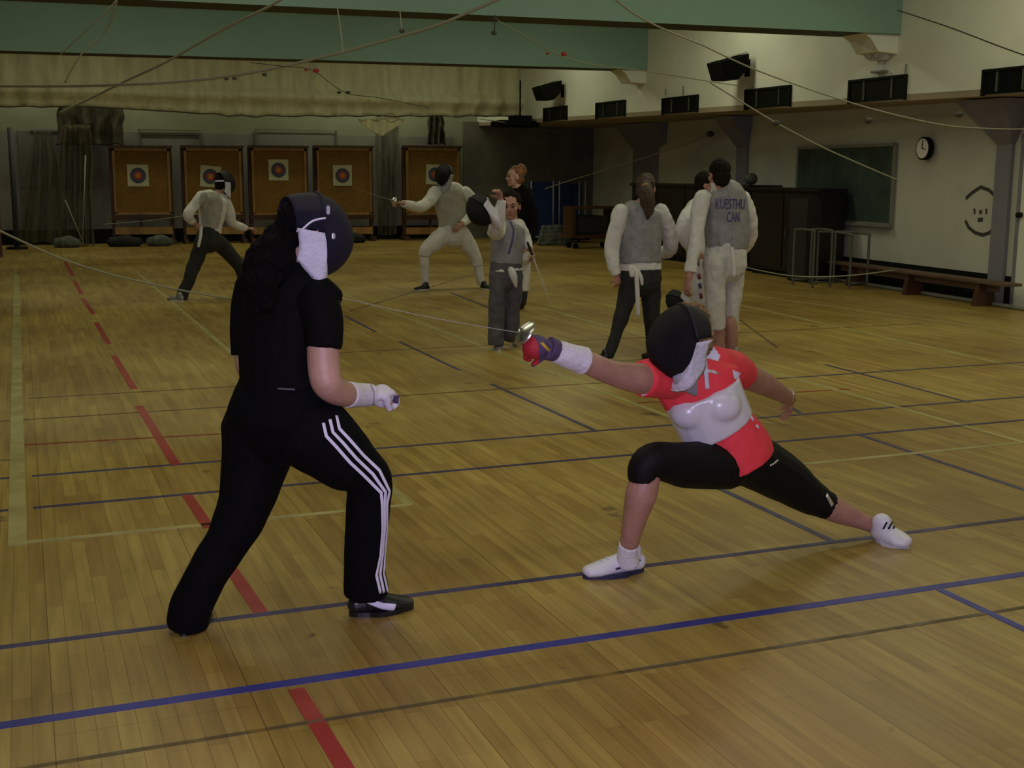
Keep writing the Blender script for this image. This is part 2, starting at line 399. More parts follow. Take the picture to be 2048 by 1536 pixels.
def mask(root, c, F, U, s=1.0, meshm='mesh_black', trim='mask_trim', bib='bib_white', biblen=.10, name='fencing_mask', crown=True, strap='stripe_white', bib_a=138, free=None, ca0=7, back=1.0):
    """worn: child of the person; free: top-level thing with (label, category)"""
    F = V(F).normalized(); Rt = F.cross(V(U)).normalized(); U2 = Rt.cross(F).normalized(); c = V(c)
    q = lambda x, y, z: c + Rt * x * s + F * y * s + U2 * z * s
    if free: root = empty(name, q(0, 0, -.2), *free)
    def fn(p):
        y = p.y
        if y < 0: y = max(y, -.12)
        k = 1 - .22 * max(0, -p.z) ** 2
        yy = y * (1 - .12 * max(0, p.z)) if y > 0 else y
        return V((p.x * k, yy, p.z))
    b = new(); ell(b, q(0, -.01, -.005), F, U2, .108 * s, .158 * s, .155 * s, seg=36, fn=fn)
    dome = obj('mask_mesh' if not free else 'mask_mesh', b, meshm, root, True)
    par = dome
    # rolled edge binding
    b = new(); secs = []
    N_ = 28
    for k in range(N_ + 1):
        a = math.radians(12 + 156 * k / N_); z = math.sin(a); kk = 1 - .22 * max(0, -z) ** 2
        secs.append((q(.110 * math.cos(a) * kk, -.022, -.005 + .157 * z), .007 * s))
    tube(b, secs, n=8, sub=2); obj('edge_binding', b, trim, par, True)
    if crown:   # padded cover over the crown and sides behind the mesh
        b = new(); 
        rows = []
        for i in range(9):
            ph = i / 8            # 0 front edge -> 1 back
            row = []
            for j in range(21):
                a = math.radians(ca0 + (180 - 2 * ca0) * j / 20)
                w_ = .110 * (1 - .12 * ph ** 2); h_ = .150 * (1 - .22 * ph ** 2)
                zz = -.005 + h_ * math.sin(a)
                row.append(q(w_ * math.cos(a), -.015 - .090 * back * ph * (.78 + .22 * max(0, math.sin(a))), zz))
            rows.append(row)
        solid_sheet(b, rows, .006 * s, c)
        obj('crown_cover', b, trim, par, True)
    # bib
    b = new(); rows = []
    for i in range(9):
        t = i / 8; row = []
        for j in range(25):
            a = math.radians(-bib_a + 2 * bib_a * j / 24); ca = math.cos(a)
            x = (.106 - .018 * t) * (math.sin(a) if ca > 0 else math.copysign(1 - .10 * ca * ca - .10 * t, a)); y = (.045 if ca > 0 else (.105 - .03 * t) * back) * ca - .010 + .02 * t * max(0, ca)
            ztop = .006 - .131 * max(0, ca) ** .8; zb = -.150 - biblen * (.35 + .65 * max(0, ca))
            zb += .085 * max(0, -ca); z = ztop * (1 - t) + zb * t
            row.append(q(x * (1.06 if t < .1 else 1), y + .01 * math.sin(t * 3.1), z))
        rows.append(row)
    solid_sheet(b, rows, .007 * s, c)
    bo = obj('bib', b, bib, par, True)
    b = new(); tube(b, [(rows[-1][j], .0045 * s) for j in range(0, 25, 2)], n=6, sub=2); obj('bib_binding', b, 'stripe_white' if bib != 'bib_grey' else 'bib_grey', bo, True)
    # back strap
    b = new(); secs = []
    for k in range(13):
        a = math.radians(180 * k / 12); secs.append((q(.104 * math.cos(a), -.03 - .095 * math.sin(a), .03 - .02 * math.sin(a)), .004 * s, .016 * s, U2))
    b2 = new(); tube(b2, [(p, bb, aa, u.cross(Rt) if False else Rt.cross(U2)) for (p, aa, bb, u) in secs][0:0] or [(s_[0], s_[2] * .6, s_[1], U2) for s_ in secs], n=8, sub=2)
    b.free(); obj('back_strap', b2, strap, par, True)
    return root if free else dome
def solid_sheet(b, rows, th, c):
    """grid of points -> closed sheet of thickness th (thickened away from c)"""
    c = V(c)
    def off(p): 
        d = (p - c); d.normalize(); return p + d * th
    A = [[b.verts.new(p) for p in r] for r in rows]; B = [[b.verts.new(off(p)) for p in r] for r in rows]
    n = len(rows); m = len(rows[0])
    for i in range(n - 1):
        for j in range(m - 1):
            b.faces.new((A[i][j], A[i + 1][j], A[i + 1][j + 1], A[i][j + 1])); b.faces.new((B[i][j], B[i][j + 1], B[i + 1][j + 1], B[i + 1][j]))
    for i in range(n - 1):
        b.faces.new((A[i][0], B[i][0], B[i + 1][0], A[i + 1][0])); b.faces.new((A[i][-1], A[i + 1][-1], B[i + 1][-1], B[i][-1]))
    for j in range(m - 1):
        b.faces.new((A[0][j], A[0][j + 1], B[0][j + 1], B[0][j])); b.faces.new((A[-1][j], B[-1][j], B[-1][j + 1], A[-1][j + 1]))
def bvh(objs):
    vs = []; fs = []
    for o in objs:
        k = len(vs); g = org(o); vs += [v.co + g for v in o.data.vertices]; fs += [[i + k for i in p.vertices] for p in o.data.polygons]
    return BVHTree.FromPolygons(vs, fs)
def patch(name, o, pix, width, m, parent=None, th=.0025, n=None, lift=.0015):
    """sewn-on strip: follows the surface of garment o along a line of the picture"""
    t = bvh([o]); P = []
    for a, b_ in zip(pix, pix[1:]):
        k = max(2, int(math.hypot(a[0] - b_[0], a[1] - b_[1]) / 5))
        for i in range(k): P.append((a[0] + (b_[0] - a[0]) * i / k, a[1] + (b_[1] - a[1]) * i / k))
    P.append(pix[-1]); hits = []
    for p in P:
        d = ray(*p).normalized(); h = t.ray_cast(CAM, d)
        if h[0] is not None: hits.append((h[0], h[1]))
    if len(hits) < 2: print('patch missed', name); return None
    b = new(); rows = []
    # smooth normals along
    for i, (p, nn) in enumerate(hits):
        tt = (hits[min(i + 1, len(hits) - 1)][0] - hits[max(i - 1, 0)][0]).normalized()
        na = sum((hits[k][1] for k in range(max(0, i - 3), min(len(hits), i + 4))), V((0, 0, 0))).normalized()
        s = tt.cross(na).normalized(); wd = width(i / (len(hits) - 1)) if callable(width) else width
        row = []
        K = 4
        for k in range(K + 1):
            q = p + s * wd * (k / K - .5)
            h = t.ray_cast(q + na * .05, -na, .12)
            row.append((h[0] if h[0] is not None else q) + na * lift)
        rows.append([(x, na) for x in row])
    A = [[b.verts.new(x) for x, na in r] for r in rows]; B = [[b.verts.new(x + na * th) for x, na in r] for r in rows]
    for i in range(len(A) - 1):
        for k in range(len(A[0]) - 1):
            b.faces.new((A[i][k], A[i + 1][k], A[i + 1][k + 1], A[i][k + 1])); b.faces.new((B[i][k], B[i][k + 1], B[i + 1][k + 1], B[i + 1][k]))
        b.faces.new((A[i][0], B[i][0], B[i + 1][0], A[i + 1][0])); b.faces.new((A[i][-1], A[i + 1][-1], B[i + 1][-1], B[i][-1]))
    for r in (0, -1):
        for k in range(len(A[0]) - 1): b.faces.new((A[r][k], A[r][k + 1], B[r][k + 1], B[r][k]))
    return obj(name, b, m, parent or o, True)
def foil(guard, d, blade, label, bd=None, grip=.12, gr=None, s=1.0, blademat='steel_dull', br=.0022):
    g = V(guard); d = V(d).normalized(); bd = V(bd).normalized() if bd is not None else d
    r = empty('fencing_foil', g - d * .1, label, 'fencing foil', gr)
    b = new(); rows = []
    F = d; Rt = F.cross(V((0, 0, 1))).normalized(); U2 = Rt.cross(F)
    for i in range(6):
        rr = .05 * s * i / 5 + .0005; rows.append([g + F * (.022 * (1 - (i / 5) ** 2)) + (Rt * math.cos(a) + U2 * math.sin(a)) * rr for a in [2 * math.pi * k / 24 for k in range(25)]])
    solid_sheet(b, rows, .002, g - d * .3); bmesh.ops.remove_doubles(b, verts=b.verts[:], dist=.0002)
    obj('guard', b, 'steel', r, True)
    b = new(); tube(b, [(g, .012), (g - d * grip * .5, .013), (g - d * grip, .011)], n=10); obj('grip', b, 'mask_trim', r, True)
    b = new(); n_ = 12; tube(b, [(g + bd * blade * i / n_ - V((0, 0, .012)) * math.sin(math.pi * i / n_) * blade, br * (1.6 - i / n_)) for i in range(n_ + 1)], n=6, sub=1)
    obj('blade', b, blademat, r, True)
    return r

# ================================================================== THE HALL
def struct(o): o['kind'] = 'structure'; return o
XL, YB, ZC = -6.0, 29.0, 4.9
b = new(); box(b, V((3.5, 13.5, -.05)), (21, 33, .1)); floor = struct(obj('floor', b, 'floor', base=V((0, 0, 0))))
def court_line(p, q, w, m):
    p = V(p); q = V(q); d = (q - p).normalized(); s = V((-d.y, d.x, 0)) * w / 2; b = new(); z = V((0, 0, .0015))
    court_line.k += 1; z0 = V((0, 0, .0002 * (court_line.k % 5)))
    lo = [b.verts.new(x) for x in (p - s, p + s, q + s, q - s)]; hi = [b.verts.new(x + z + z0) for x in (p - s, p + s, q + s, q - s)]
    b.faces.new(hi); b.faces.new(lo[::-1])
    for k in range(4): b.faces.new((lo[k], lo[(k + 1) % 4], hi[(k + 1) % 4], hi[k]))
    return obj('court_line', b, m, floor)
court_line.k = 0
def cx(y, x0, x1, w, m): court_line((x0, y, 0), (x1, y, 0), w, m)
def cpx(a, b_, w, m): court_line(fl(*a), fl(*b_), w, m)
cx(3.625, -3, 9, .046, 'line_blue'); cx(4.262, -3, 9, .036, 'line_slate')
cx(6.08, -3, -.12, .034, 'line_slate'); cx(6.08, -.03, 9, .034, 'line_slate')
cx(6.745, -3, -.12, .034, 'line_slate'); cx(6.745, -.03, 9, .034, 'line_slate')
cx(5.505, -.1, 1.67, .04, 'line_yellow'); cx(5.54, 3.3, 5.56, .04, 'line_yellow')
court_line((-.10, 5.47, 0), (-.13, 20.5, 0), .075, 'line_yellow')
cpx((820, 1010), (272, 543), .045, 'line_yellow')
cpx((1345, 836), (640, 571), .045, 'line_yellow')
cpx((2048, 885), (1077, 614), .045, 'line_yellow')
cpx((2048, 737), (1476, 609), .05, 'line_yellow'); cpx((2048, 667), (1500, 590), .05, 'line_yellow')
cpx((982, 768), (1192, 862), .034, 'line_slate'); cpx((798, 683), (920, 741), .034, 'line_slate'); cpx((690, 632), (752, 664), .034, 'line_slate')
cpx((1440, 978), (1672, 1086), .036, 'line_slate'); cpx((1880, 1180), (2060, 1264), .036, 'line_blue')
cpx((1722, 871), (2060, 984), .036, 'line_slate'); cpx((1650, 729), (1938, 805), .034, 'line_slate'); cpx((1500, 765), (1600, 826), .034, 'line_slate')
cpx((900, 585), (985, 618), .034, 'line_slate'); cpx((1480, 640), (1555, 696), .03, 'line_worn')
for (y, x0, x1) in ((9.15, -.03, 2.2), (8.35, -2, 5.0), (10.6, 2.5, 9)): cx(y, x0, x1, .03, 'line_worn')
cx(8.05, 4.6, 8, .03, 'line_slate')
cpx((50, 890), (440, 868), .03, 'line_redthin'); cpx((1585, 785), (1700, 778), .03, 'line_redthin'); cpx((940, 553), (1080, 540), .04, 'line_redthin')
cpx((1275, 806), (1330, 803), .03, 'line_redthin')
cx(3.325, -1, 4.1, .022, 'line_worn'); cpx((700, 622), (960, 545), .04, 'line_worn')
for a, b_ in (((592, 1378), (716, 1580)), ((455, 1128), (525, 1230)), ((374, 990), (418, 1056)), ((278, 812), (352, 930)), ((228, 712), (268, 778)),
              ((192, 645), (218, 688)), ((165, 597), (187, 628)), ((149, 562), (163, 588)), ((131, 524), (146, 553))):
    cpx(a, b_, .052, 'line_red')

MATS_LOW = mat('cream_low', (.50, .51, .43), .7, var=.06, vscale=1.2, bump=.1, bscale=30)  # cream wall darkened: shade under the ledge put into the colour
def slab(name, pts, th, m, st=True, parent=None):
    """polygon given by 3-D points, thickened along its normal (away from the hall)"""
    b = new(); n = (pts[1] - pts[0]).cross(pts[2] - pts[0]).normalized() * th
    A = [b.verts.new(p) for p in pts]; B = [b.verts.new(p + n) for p in pts]; k = len(pts)
    b.faces.new(A); b.faces.new(B[::-1])
    for i in range(k): b.faces.new((A[i], B[i], B[(i + 1) % k], A[(i + 1) % k]))
    o = obj(name, b, m, parent); 
    return struct(o) if st else o
# ceiling, left, front
struct(obj('ceiling', box(new(), V((3.5, 13.5, ZC + .06)), (21, 33, .12)), 'ceiling_paint'))
struct(obj('wall_left', box(new(), V((XL - .1, 13.5, 2.4)), (.2, 33, 5)), 'cream_wall'))
struct(obj('wall_front', box(new(), V((3.5, -3.1, 2.4)), (21, .2, 5)), 'cream_wall'))
struct(obj('wall_back', box(new(), V((3.9, YB + .1, 2.4)), (20.5, .2, 5)), 'wallb_green'))
# right side: upper wall over a lower aisle
XU = 10.6
zs = lambda y: 2.50 + .0135 * (y - 11)
b = new()
us = [V((XU, -3, zs(-3))), V((XU, YB, zs(YB))), V((XU, YB, ZC)), V((XU, -3, ZC))]
slab('wall_right_upper', [us[0], us[3], us[2], us[1]], -.15, 'cream_wall')
W0, W1, W2 = V((10.0, -3, 0)), V((11.93, 18.5, 0)), V((13.75, YB, 0))
W0 = V((11.93 - .0915 * 21.5, -3, 0))
W0.x = max(W0.x, XU + .03)
WK = V((11.93 - .0915 * 14.5, 4.0, 0))
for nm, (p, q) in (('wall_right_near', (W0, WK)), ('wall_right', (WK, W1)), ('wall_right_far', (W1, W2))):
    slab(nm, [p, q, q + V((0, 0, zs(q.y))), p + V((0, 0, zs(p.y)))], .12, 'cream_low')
def wx(y): return WK.x + (W1.x - WK.x) * (y - 4) / 14.5 if y <= 18.5 else W1.x + (W2.x - W1.x) * (y - 18.5) / (YB - 18.5)
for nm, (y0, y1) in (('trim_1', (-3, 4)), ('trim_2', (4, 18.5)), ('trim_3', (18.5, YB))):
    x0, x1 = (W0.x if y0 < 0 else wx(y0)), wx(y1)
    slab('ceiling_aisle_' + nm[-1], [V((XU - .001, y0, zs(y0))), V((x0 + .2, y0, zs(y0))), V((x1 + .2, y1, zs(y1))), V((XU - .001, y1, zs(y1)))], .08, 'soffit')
    # black skirting and the pale strip in front of it
    slab('baseboard_' + nm[-1], [V((x0 - .012, y0, 0)), V((x1 - .012, y1, 0)), V((x1 - .012, y1, .36)), V((x0 - .012, y0, .36))], .012, 'black_base')
b = new(); tube(b, [(V((wx(y) - .22, y, .025)), .025) for y in (4, 8, 12, 16, 18.5)], n=8, sub=2); struct(obj('trim_1', b, 'white_line_trim'))
# pilasters with flared heads
for i, (px0, px1, py) in enumerate(((1993, 2018, 400), (1475, 1491, 330), (1277, 1325, 330))):
    p0 = None
    for y in [k * .05 for k in range(160, 560)]:
        X = wx(y); p = Rm.transposed() @ (V((X - .07, y, 1.6)) - CAM); sx = 1024 + FPX * p.x / -p.z
        if sx < px1 and p0 is None: p0 = y
        if sx < px0: p1 = y; break
    wd = max(.16, p1 - p0); ym = (p0 + p1) / 2; X = wx(ym); b = new(); H_ = zs(ym)
    box(b, V((X - .01, ym, H_ / 2 - .02)), (.12, wd, H_ - .04))
    # haunch
    pr_ = [(X + .02, H_ - .55), (X - .07, H_ - .55), (X - .50, H_ - .02), (X + .02, H_ - .02)]
    A = [b.verts.new((x, ym - wd / 2, z)) for x, z in pr_]; B = [b.verts.new((x, ym + wd / 2, z)) for x, z in pr_]
    # splayed sideways as well
    fl2 = .30 if i == 0 else .12
    for vv in (A[2], A[3]): vv.co.y -= fl2
    for vv in (B[2], B[3]): vv.co.y += fl2
    b.faces.new(A[::-1]); b.faces.new(B)
    for k in range(4): b.faces.new((A[k], A[(k + 1) % 4], B[(k + 1) % 4], B[k]))
    struct(obj('wall_right_pilaster_%d' % (i + 1), b, 'column_blue'))
# green concrete beams
def beam(n, front, thick, zl):
    (xa, ya), (xb, yb), Y = front
    p = at(xa, ya, Y); q = at(xb, yb, Y); s = (q.z - p.z) / (q.x - p.x); zz = lambda x: p.z + s * (x - p.x)
    b = new(); x0, x1 = XL, XU + .02
    v = [b.verts.new(c) for c in ((x0, Y, zz(x0)), (x1, Y, zz(x1)), (x1, Y, ZC), (x0, Y, ZC), (x0, Y + thick, zz(x0)), (x1, Y + thick, zz(x1)), (x1, Y + thick, ZC), (x0, Y + thick, ZC))]
    for f in ((0, 1, 2, 3), (7, 6, 5, 4), (4, 5, 1, 0), (3, 2, 6, 7), (0, 3, 7, 4), (1, 5, 6, 2)): b.faces.new([v[k] for k in f])
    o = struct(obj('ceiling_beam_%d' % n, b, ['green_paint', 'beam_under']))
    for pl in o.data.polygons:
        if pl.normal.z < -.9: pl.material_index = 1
    # corbel under the beam's end
    b = new(); xe = XU - .0; z = zz(xe)
    vs = [(xe, z), (xe - .55, z), (xe - .42, z - .07), (xe - .30, z - .22), (xe, z - .24)]
    A = [b.verts.new((x, Y + .05, h)) for x, h in vs]; B = [b.verts.new((x, Y + thick - .05, h)) for x, h in vs]
    b.faces.new(A[::-1]); b.faces.new(B)
    for k in range(5): b.faces.new((A[k], A[(k + 1) % 5], B[(k + 1) % 5], B[k]))
    struct(obj('trim_corbel_%d' % n, b, 'cream_wall'))
    return zz
YBM1, YBM2 = 20.1, 13.2
zb1 = beam(1, ((0, 101), (1285, 139), YBM1), .5, 0)
zb2 = beam(2, ((300, 0), (1795, 68), YBM2), .55, 0)

# back wall fields: grey lower half, dark right part, door panels
def panel(nm, px0, py0, px1, py1, m, Y=YB, th=.03, st=True):
    p = at(px0, py0, Y); q = at(px1, py1, Y)
    o = obj(nm, box(new(), V(((p.x + q.x) / 2, Y - th / 2, max(0, (p.z + q.z) / 2))), (abs(q.x - p.x), th, abs(p.z - q.z))), m)
    return struct(o) if st else o
z265 = at(500, 268, YB).z
b = new(); box(b, V((3.2, YB - .015, z265 / 2)), (13.5, .03, z265)); struct(obj('wall_back_lower', b, 'wallb_grey'))
xa = at(925, 350, YB).x; b = new(); box(b, V(((xa + 14) / 2, YB - .06, 1.42)), (14 - xa, .1, 2.84)); struct(obj('wall_back_partition', b, 'wallb_dark'))
b = new(); box(b, V((3.2, YB - .05, .16)), (19, .08, .32)); struct(obj('baseboard_back', b, 'black_base'))
# thin frame rails seen on the back wall
for i, (x0, y0, x1, y1) in enumerate(((275, 259, 400, 262), (282, 268, 400, 270), (509, 259, 672, 262), (509, 262, 512, 290), (670, 262, 673, 290), (398, 268, 401, 290), (278, 260, 281, 290))):
    p = at(x0, y0, YB); q = at(x1, y1, YB)
    struct(obj('trim_rail_%d' % (i + 1), box(new(), (p + q) / 2 - V((0, .05, 0)), (abs(p.x - q.x) + .01, .04, abs(p.z - q.z) + .01)), 'wallb_dark'))
# big grey door leaf at the left of the back wall, with its seam and closer bar
p = at(35, 262, YB); q = at(210, 470, YB)
struct(obj('door_1', box(new(), V(((p.x + q.x) / 2, YB - .05, p.z / 2)), (q.x - p.x, .06, p.z)), 'door_grey'))
sm = at(40, 372, YB); struct(obj('trim_door_seam', box(new(), V(((p.x + q.x) / 2, YB - .085, sm.z)), (q.x - p.x - .05, .015, .03)), 'wallb_dark'))
a_ = at(60, 260, YB); c_ = at(116, 261, YB); struct(obj('trim_door_closer', box(new(), (a_ + c_) / 2 - V((0, .1, 0)), (c_.x - a_.x, .04, .03)), 'column_blue'))
p = at(0, 255, 27.5); q = at(30, 470, 27.5)
# tall slim post and the wooden stand beside it
t = empty('net_post', V((at(22, 480, 27.3).x, 27.3, 0)), 'tall dark blue post standing at the left end of the back wall', 'post')
b = new(); X0 = at(22, 300, 27.3).x; tube(b, [(V((X0, 27.3, .04)), .055), (V((X0, 27.3, at(20, 255, 27.3).z)), .05)], n=14, cap='flat'); obj('pole', b, 'post_blue', t, True)
b = new(); tube(b, [(V((X0, 27.3, 0)), .22), (V((X0, 27.3, .05)), .20)], n=20, cap='flat'); obj('base', b, 'black_base', t)
t = empty('wooden_stool', V((at(-12, 500, 25).x, 25, 0)), 'dark red wooden stool cut off by the left edge of the photo', 'stool')
X0 = at(-18, 500, 25).x; z0 = at(0, 420, 25).z
obj('seat', box(new(), V((X0, 25, z0)), (.42, .36, .05), bev=.01), 'wood_dark', t)
for sx in (-1, 1):
    for sy in (-1, 1): obj('leg', box(new(), V((X0 + sx * .17, 25 + sy * .14, z0 / 2 - .012)), (.05, .05, z0 - .025)), 'wood_dark', t)

# upper strip windows (dark openings with bars)
for i, (x0, y0, x1, y1) in enumerate(((1090, 214, 1135, 239), (1195, 203, 1251, 232), (1328, 189, 1397, 219), (1494, 174, 1582, 211), (1702, 157, 1813, 200), (1970, 141, 2075, 188))):
    p = atx(x0, (y0 + y1) / 2, XU); q = atx(x1, (y0 + y1) / 2, XU); zt = atx((x0 + x1) / 2, y0 - (x1 - x0) * 0.0, XU).z
    zt = zs((p.y + q.y) / 2) + .02 + (atx(x0, y0, XU).z - atx(x0, y1, XU).z)
    zb_ = zs((p.y + q.y) / 2) + .02; yc = (p.y + q.y) / 2; ly = abs(p.y - q.y)
    wdw = struct(obj('window_%d' % (i + 1), box(new(), V((XU - .008, yc, (zt + zb_) / 2)), (.03, ly, zt - zb_)), 'glass_dark'))
    for f in (.22, .72):
        obj('window_bar', box(new(), V((XU - .035, yc - ly / 2 + ly * f, (zt + zb_) / 2)), (.02, .02, (zt - zb_) * .85)), 'tube_dark', wdw)
    for f in (-.5, .5): obj('window_frame', box(new(), V((XU - .02, yc + ly * f, (zt + zb_) / 2)), (.05, .03, zt - zb_ + .03)), 'black_base', wdw)
    obj('window_frame', box(new(), V((XU - .02, yc, zt)), (.05, ly, .03)), 'black_base', wdw)
# thin conduit stubs above the windows
for i, (x, y0, y1) in enumerate(((1815, 128, 195), (1368, 172, 190), (1333, 178, 190))):
    p = atx(x, y0, XU); q = atx(x, y1, XU); q.y = p.y; b = new(); tube(b, [(p - V((.02, 0, 0)), .012), (q - V((.02, 0, 0)), .012)], n=8, cap='flat'); struct(obj('trim_conduit_%d' % (i + 1), b, 'frame_alu'))
# wall speakers
def speaker(px, py, s, label):
    p = atx(px, py, XU); t = empty('wall_speaker', p, label, 'speaker', None); b = new()
    # cabinet tilted down, wedge profile seen from the side
    prof = [(-.62, .06), (-.12, .20), (-.12, -.02), (-.30, -.20), (-.52, -.20)]
    A = [b.verts.new(p + V((x, -.22, z)) * s) for x, z in prof]; B = [b.verts.new(p + V((x, .22, z)) * s) for x, z in prof]
    b.faces.new(A[::-1]); b.faces.new(B)
    for k in range(5): b.faces.new((A[k], A[(k + 1) % 5], B[(k + 1) % 5], B[k]))
    bmesh.ops.bevel(b, geom=b.edges[:], offset=.012, segments=1, affect='EDGES'); obj('cabinet', b, 'speaker_black', t)
    b = new(); A = [p + V((x, y, z + .012)) * s for x, y, z in ((-.60, -.2, .07), (-.60, .2, .07), (-.14, .2, .20), (-.14, -.2, .20))]
    vs = [b.verts.new(q) for q in A]; ws = [b.verts.new(q + V((0, 0, .008))) for q in A]; b.faces.new(vs[::-1]); b.faces.new(ws)
    for k in range(4): b.faces.new((vs[k], vs[(k + 1) % 4], ws[(k + 1) % 4], ws[k]))
    obj('top_panel', b, 'speaker_top', t)
    b = new(); box(b, p + V((-.06, 0, .06)) * s, (.14 * s, .05, .05)); box(b, p + V((-.012, 0, 0)), (.02, .12, .26 * s)); obj('bracket', b, 'speaker_black', t)
speaker(1496, 136, 1.0, 'larger black loudspeaker hung on the upper wall between the green beams')
speaker(1126, 182, 1.0, 'small black loudspeaker high on the wall beside the far end of the hoisted net')
# emergency lamp under the near beam
p = atx(1766, 120, XU); t = empty('emergency_lamp', p - V((0, 0, .2)), 'pale emergency light unit mounted on the wall under the nearer green beam', 'lamp')
obj('housing', box(new(), p + V((-.08, 0, .06)), (.14, .34, .13), bev=.02), 'lamp_white', t)
for sy in (-.08, .08):
    b = new(); tube(b, [(p + V((-.14, sy, .08)), .045), (p + V((-.20, sy, .06)), .055)], n=16, cap='flat'); obj('lamp_head', b, 'lamp_white', t, True)
obj('lower_plate', box(new(), p + V((-.05, 0, -.15)), (.10, .26, .03), bev=.008), 'frame_alu', t); obj('stem', box(new(), p + V((-.03, .0, -.06)), (.05, .07, .18)), 'lamp_white', t)
# dark projector-like box hung under the far end of the ledge
p = at(1030, 248, 25.5); t = empty('ceiling_heater', p, 'dark flattened heater unit hanging under the ledge near the back', 'heater')
b = new(); box(b, p, (.95, .6, .14), bev=.03); obj('casing', b, 'speaker_black', t)
b = new(); box(b, p + V((.12, 0, .12)), (.4, .4, .12)); obj('mounting_box', b, 'speaker_black', t)
b = new(); tube(b, [(p + V((.12, 0, .12)), .02), (V((p.x + .12, p.y, zs(25.5) + .9)), .02)], n=8, cap='flat'); obj('hanger', b, 'speaker_black', t)

# ------------------------------------------------------------------ hoisted net along the far bay
YN = 26.2
pr = at(1052, 140, YN); xr = pr.x; zt = ZC
rows = []; b = new(); x0 = XL + .1; NX = 420; NZ = 26
def zbot(x):
    px = 1024 + FPX * ((Rm.transposed() @ (V((x, YN, 2.8)) - CAM)).x) / -((Rm.transposed() @ (V((x, YN, 2.8)) - CAM)).z)
    t = max(0, min(1, (px - 180) / 300)); base = at(px if px > 0 else 0, 213 + 22 * t, YN).z
    return base + .05 * t * abs(math.sin(x * 5.2 + .8 * math.sin(x * 1.7))) + .02 * noise.noise(V((x * 3, 0, 0)))
for i in range(NZ):
    t = i / (NZ - 1); row = []
    for j in range(NX):
        x = x0 + (xr - x0) * j / (NX - 1); zb = zbot(x); z = zt + (zb - zt) * t
        amp = .03 + .07 * t; y = YN + amp * math.sin(x * 10.4 + 1.6 * math.sin(x * 1.9) + t * 1.4) * (.6 + .4 * noise.noise(V((x, t * 2, 3)))) + .05 * noise.noise(V((x * 6, t * 3, 0)))
        y -= .25 * math.exp(-((z - 3.15) / .12) ** 2)
        row.append(V((x, y, z)))
    rows.append(row)
solid_sheet(b, rows, .012, V((4, 60, 3)))
t = obj('hoisted_net', b, 'net_beige', smooth=True); tag(t, 'long beige divider net hoisted in folds below the farther green beam', 'divider net'); 
b = new(); tube(b, [(V((xr + .02, YN, zt)), .02), (V((xr + .02, YN, 2.80)), .02)], n=8, cap='flat'); obj('edge_cord', b, 'rope_dark', t)
b = new(); tube(b, [(V((x, YN - .06, zbot(x) - .005)), .013) for x in [x0 + (xr - x0) * k / 60 for k in range(61)]], n=6, sub=1); obj('hem_cord', b, 'net_brown', t)
def drape(name, xc0, xc1, ytop, ybot, Y, m, label, wtop=1.0, wbot=1.0, folds=5, amp=.10, cat='net', gr=None, hole=False):
    p = at((xc0 + xc1) / 2, ytop, Y); q = at((xc0 + xc1) / 2, ybot, Y); wd = abs(at(xc1, ytop, Y).x - at(xc0, ytop, Y).x)
    b = new(); rows = []
    for i in range(24):
        t = i / 23; row = []; k = wtop + (wbot - wtop) * t
        for j in range(70):
            s = j / 69 - .5; x = p.x + (q.x - p.x) * t + s * wd * k * (1 + .05 * math.sin(6 * t)) + .03 * noise.noise(V((s * 4, t * 5, 1)))
            y = Y + amp * math.sin(s * 6.283 * folds + 1.5 * t) + .05 * noise.noise(V((s * 9, t * 3, 7)))
            row.append(V((x, y, max(.01, p.z + (q.z - p.z) * t + .04 * noise.noise(V((s * 7, t * 2, 5)))))))
        rows.append(row)
    solid_sheet(b, rows, .01, V((p.x, Y + 40, 2))); o = obj(name, b, m, smooth=True); return tag(o, label, cat, gr)
drape('bundled_net', 120, 243, 205, 290, 28.6, 'net_brown', 'dark brown gathered net bundle hanging beside the leftmost target stand', 1, 1.15, 4, cat='net')
drape('trailing_net', 122, 184, 250, 492, 27.9, 'net_sheer', 'long greyish net trailing from the ceiling down to the floor left of the targets', .9, 1.25, 6)
drape('trailing_net', 50, 120, 262, 485, 28.6, 'net_sheer', 'thin sheer net sagging over the grey door at the far left', .5, 1.5, 3)
drape('trailing_net', 752, 798, 232, 470, 28.62, 'net_sheer', 'sheer net hanging in the gap between the fourth and fifth target stands', 1, .8, 4)
drape('bundled_net', 853, 888, 225, 289, 28.65, 'net_brown', 'small dark bundle of net hanging above the rightmost target stand', .8, 1.1, 3)
# swagged net corner
b = new(); rows = []
for i in range(8):
    row = []
    for j in range(24):
        s = j / 23; x = 715 + 95 * s; y = 236 + (36 * (1 - abs(2 * s - 1)) ** .8) * i / 7 * (1 if True else 0) + 2
        row.append(at(x, y, 26.30 + .05 * math.sin(s * 20)))
    rows.append(row)
solid_sheet(b, rows, .012, V((7, 60, 2))); tag(obj('swagged_net', b, 'net_beige', smooth=True), 'small scooped corner of beige net drooping over the gap between targets', 'net')
# short pale poles by the trailing net
for (a_, c_, lb) in (((171, 310), (165, 489), 'pale upright pole leaning in the trailing net at the left'), ((130, 400), (168, 489), 'short slanted pale pole at the foot of the trailing net')):
    b = new(); P0 = at(a_[0], a_[1], 27.7); P1 = at(c_[0], c_[1], 27.7); tube(b, [(P0, .014), (P1, .014)], n=8, cap='flat'); tag(obj('slim_pole', b, 'rope', smooth=True), lb, 'pole')

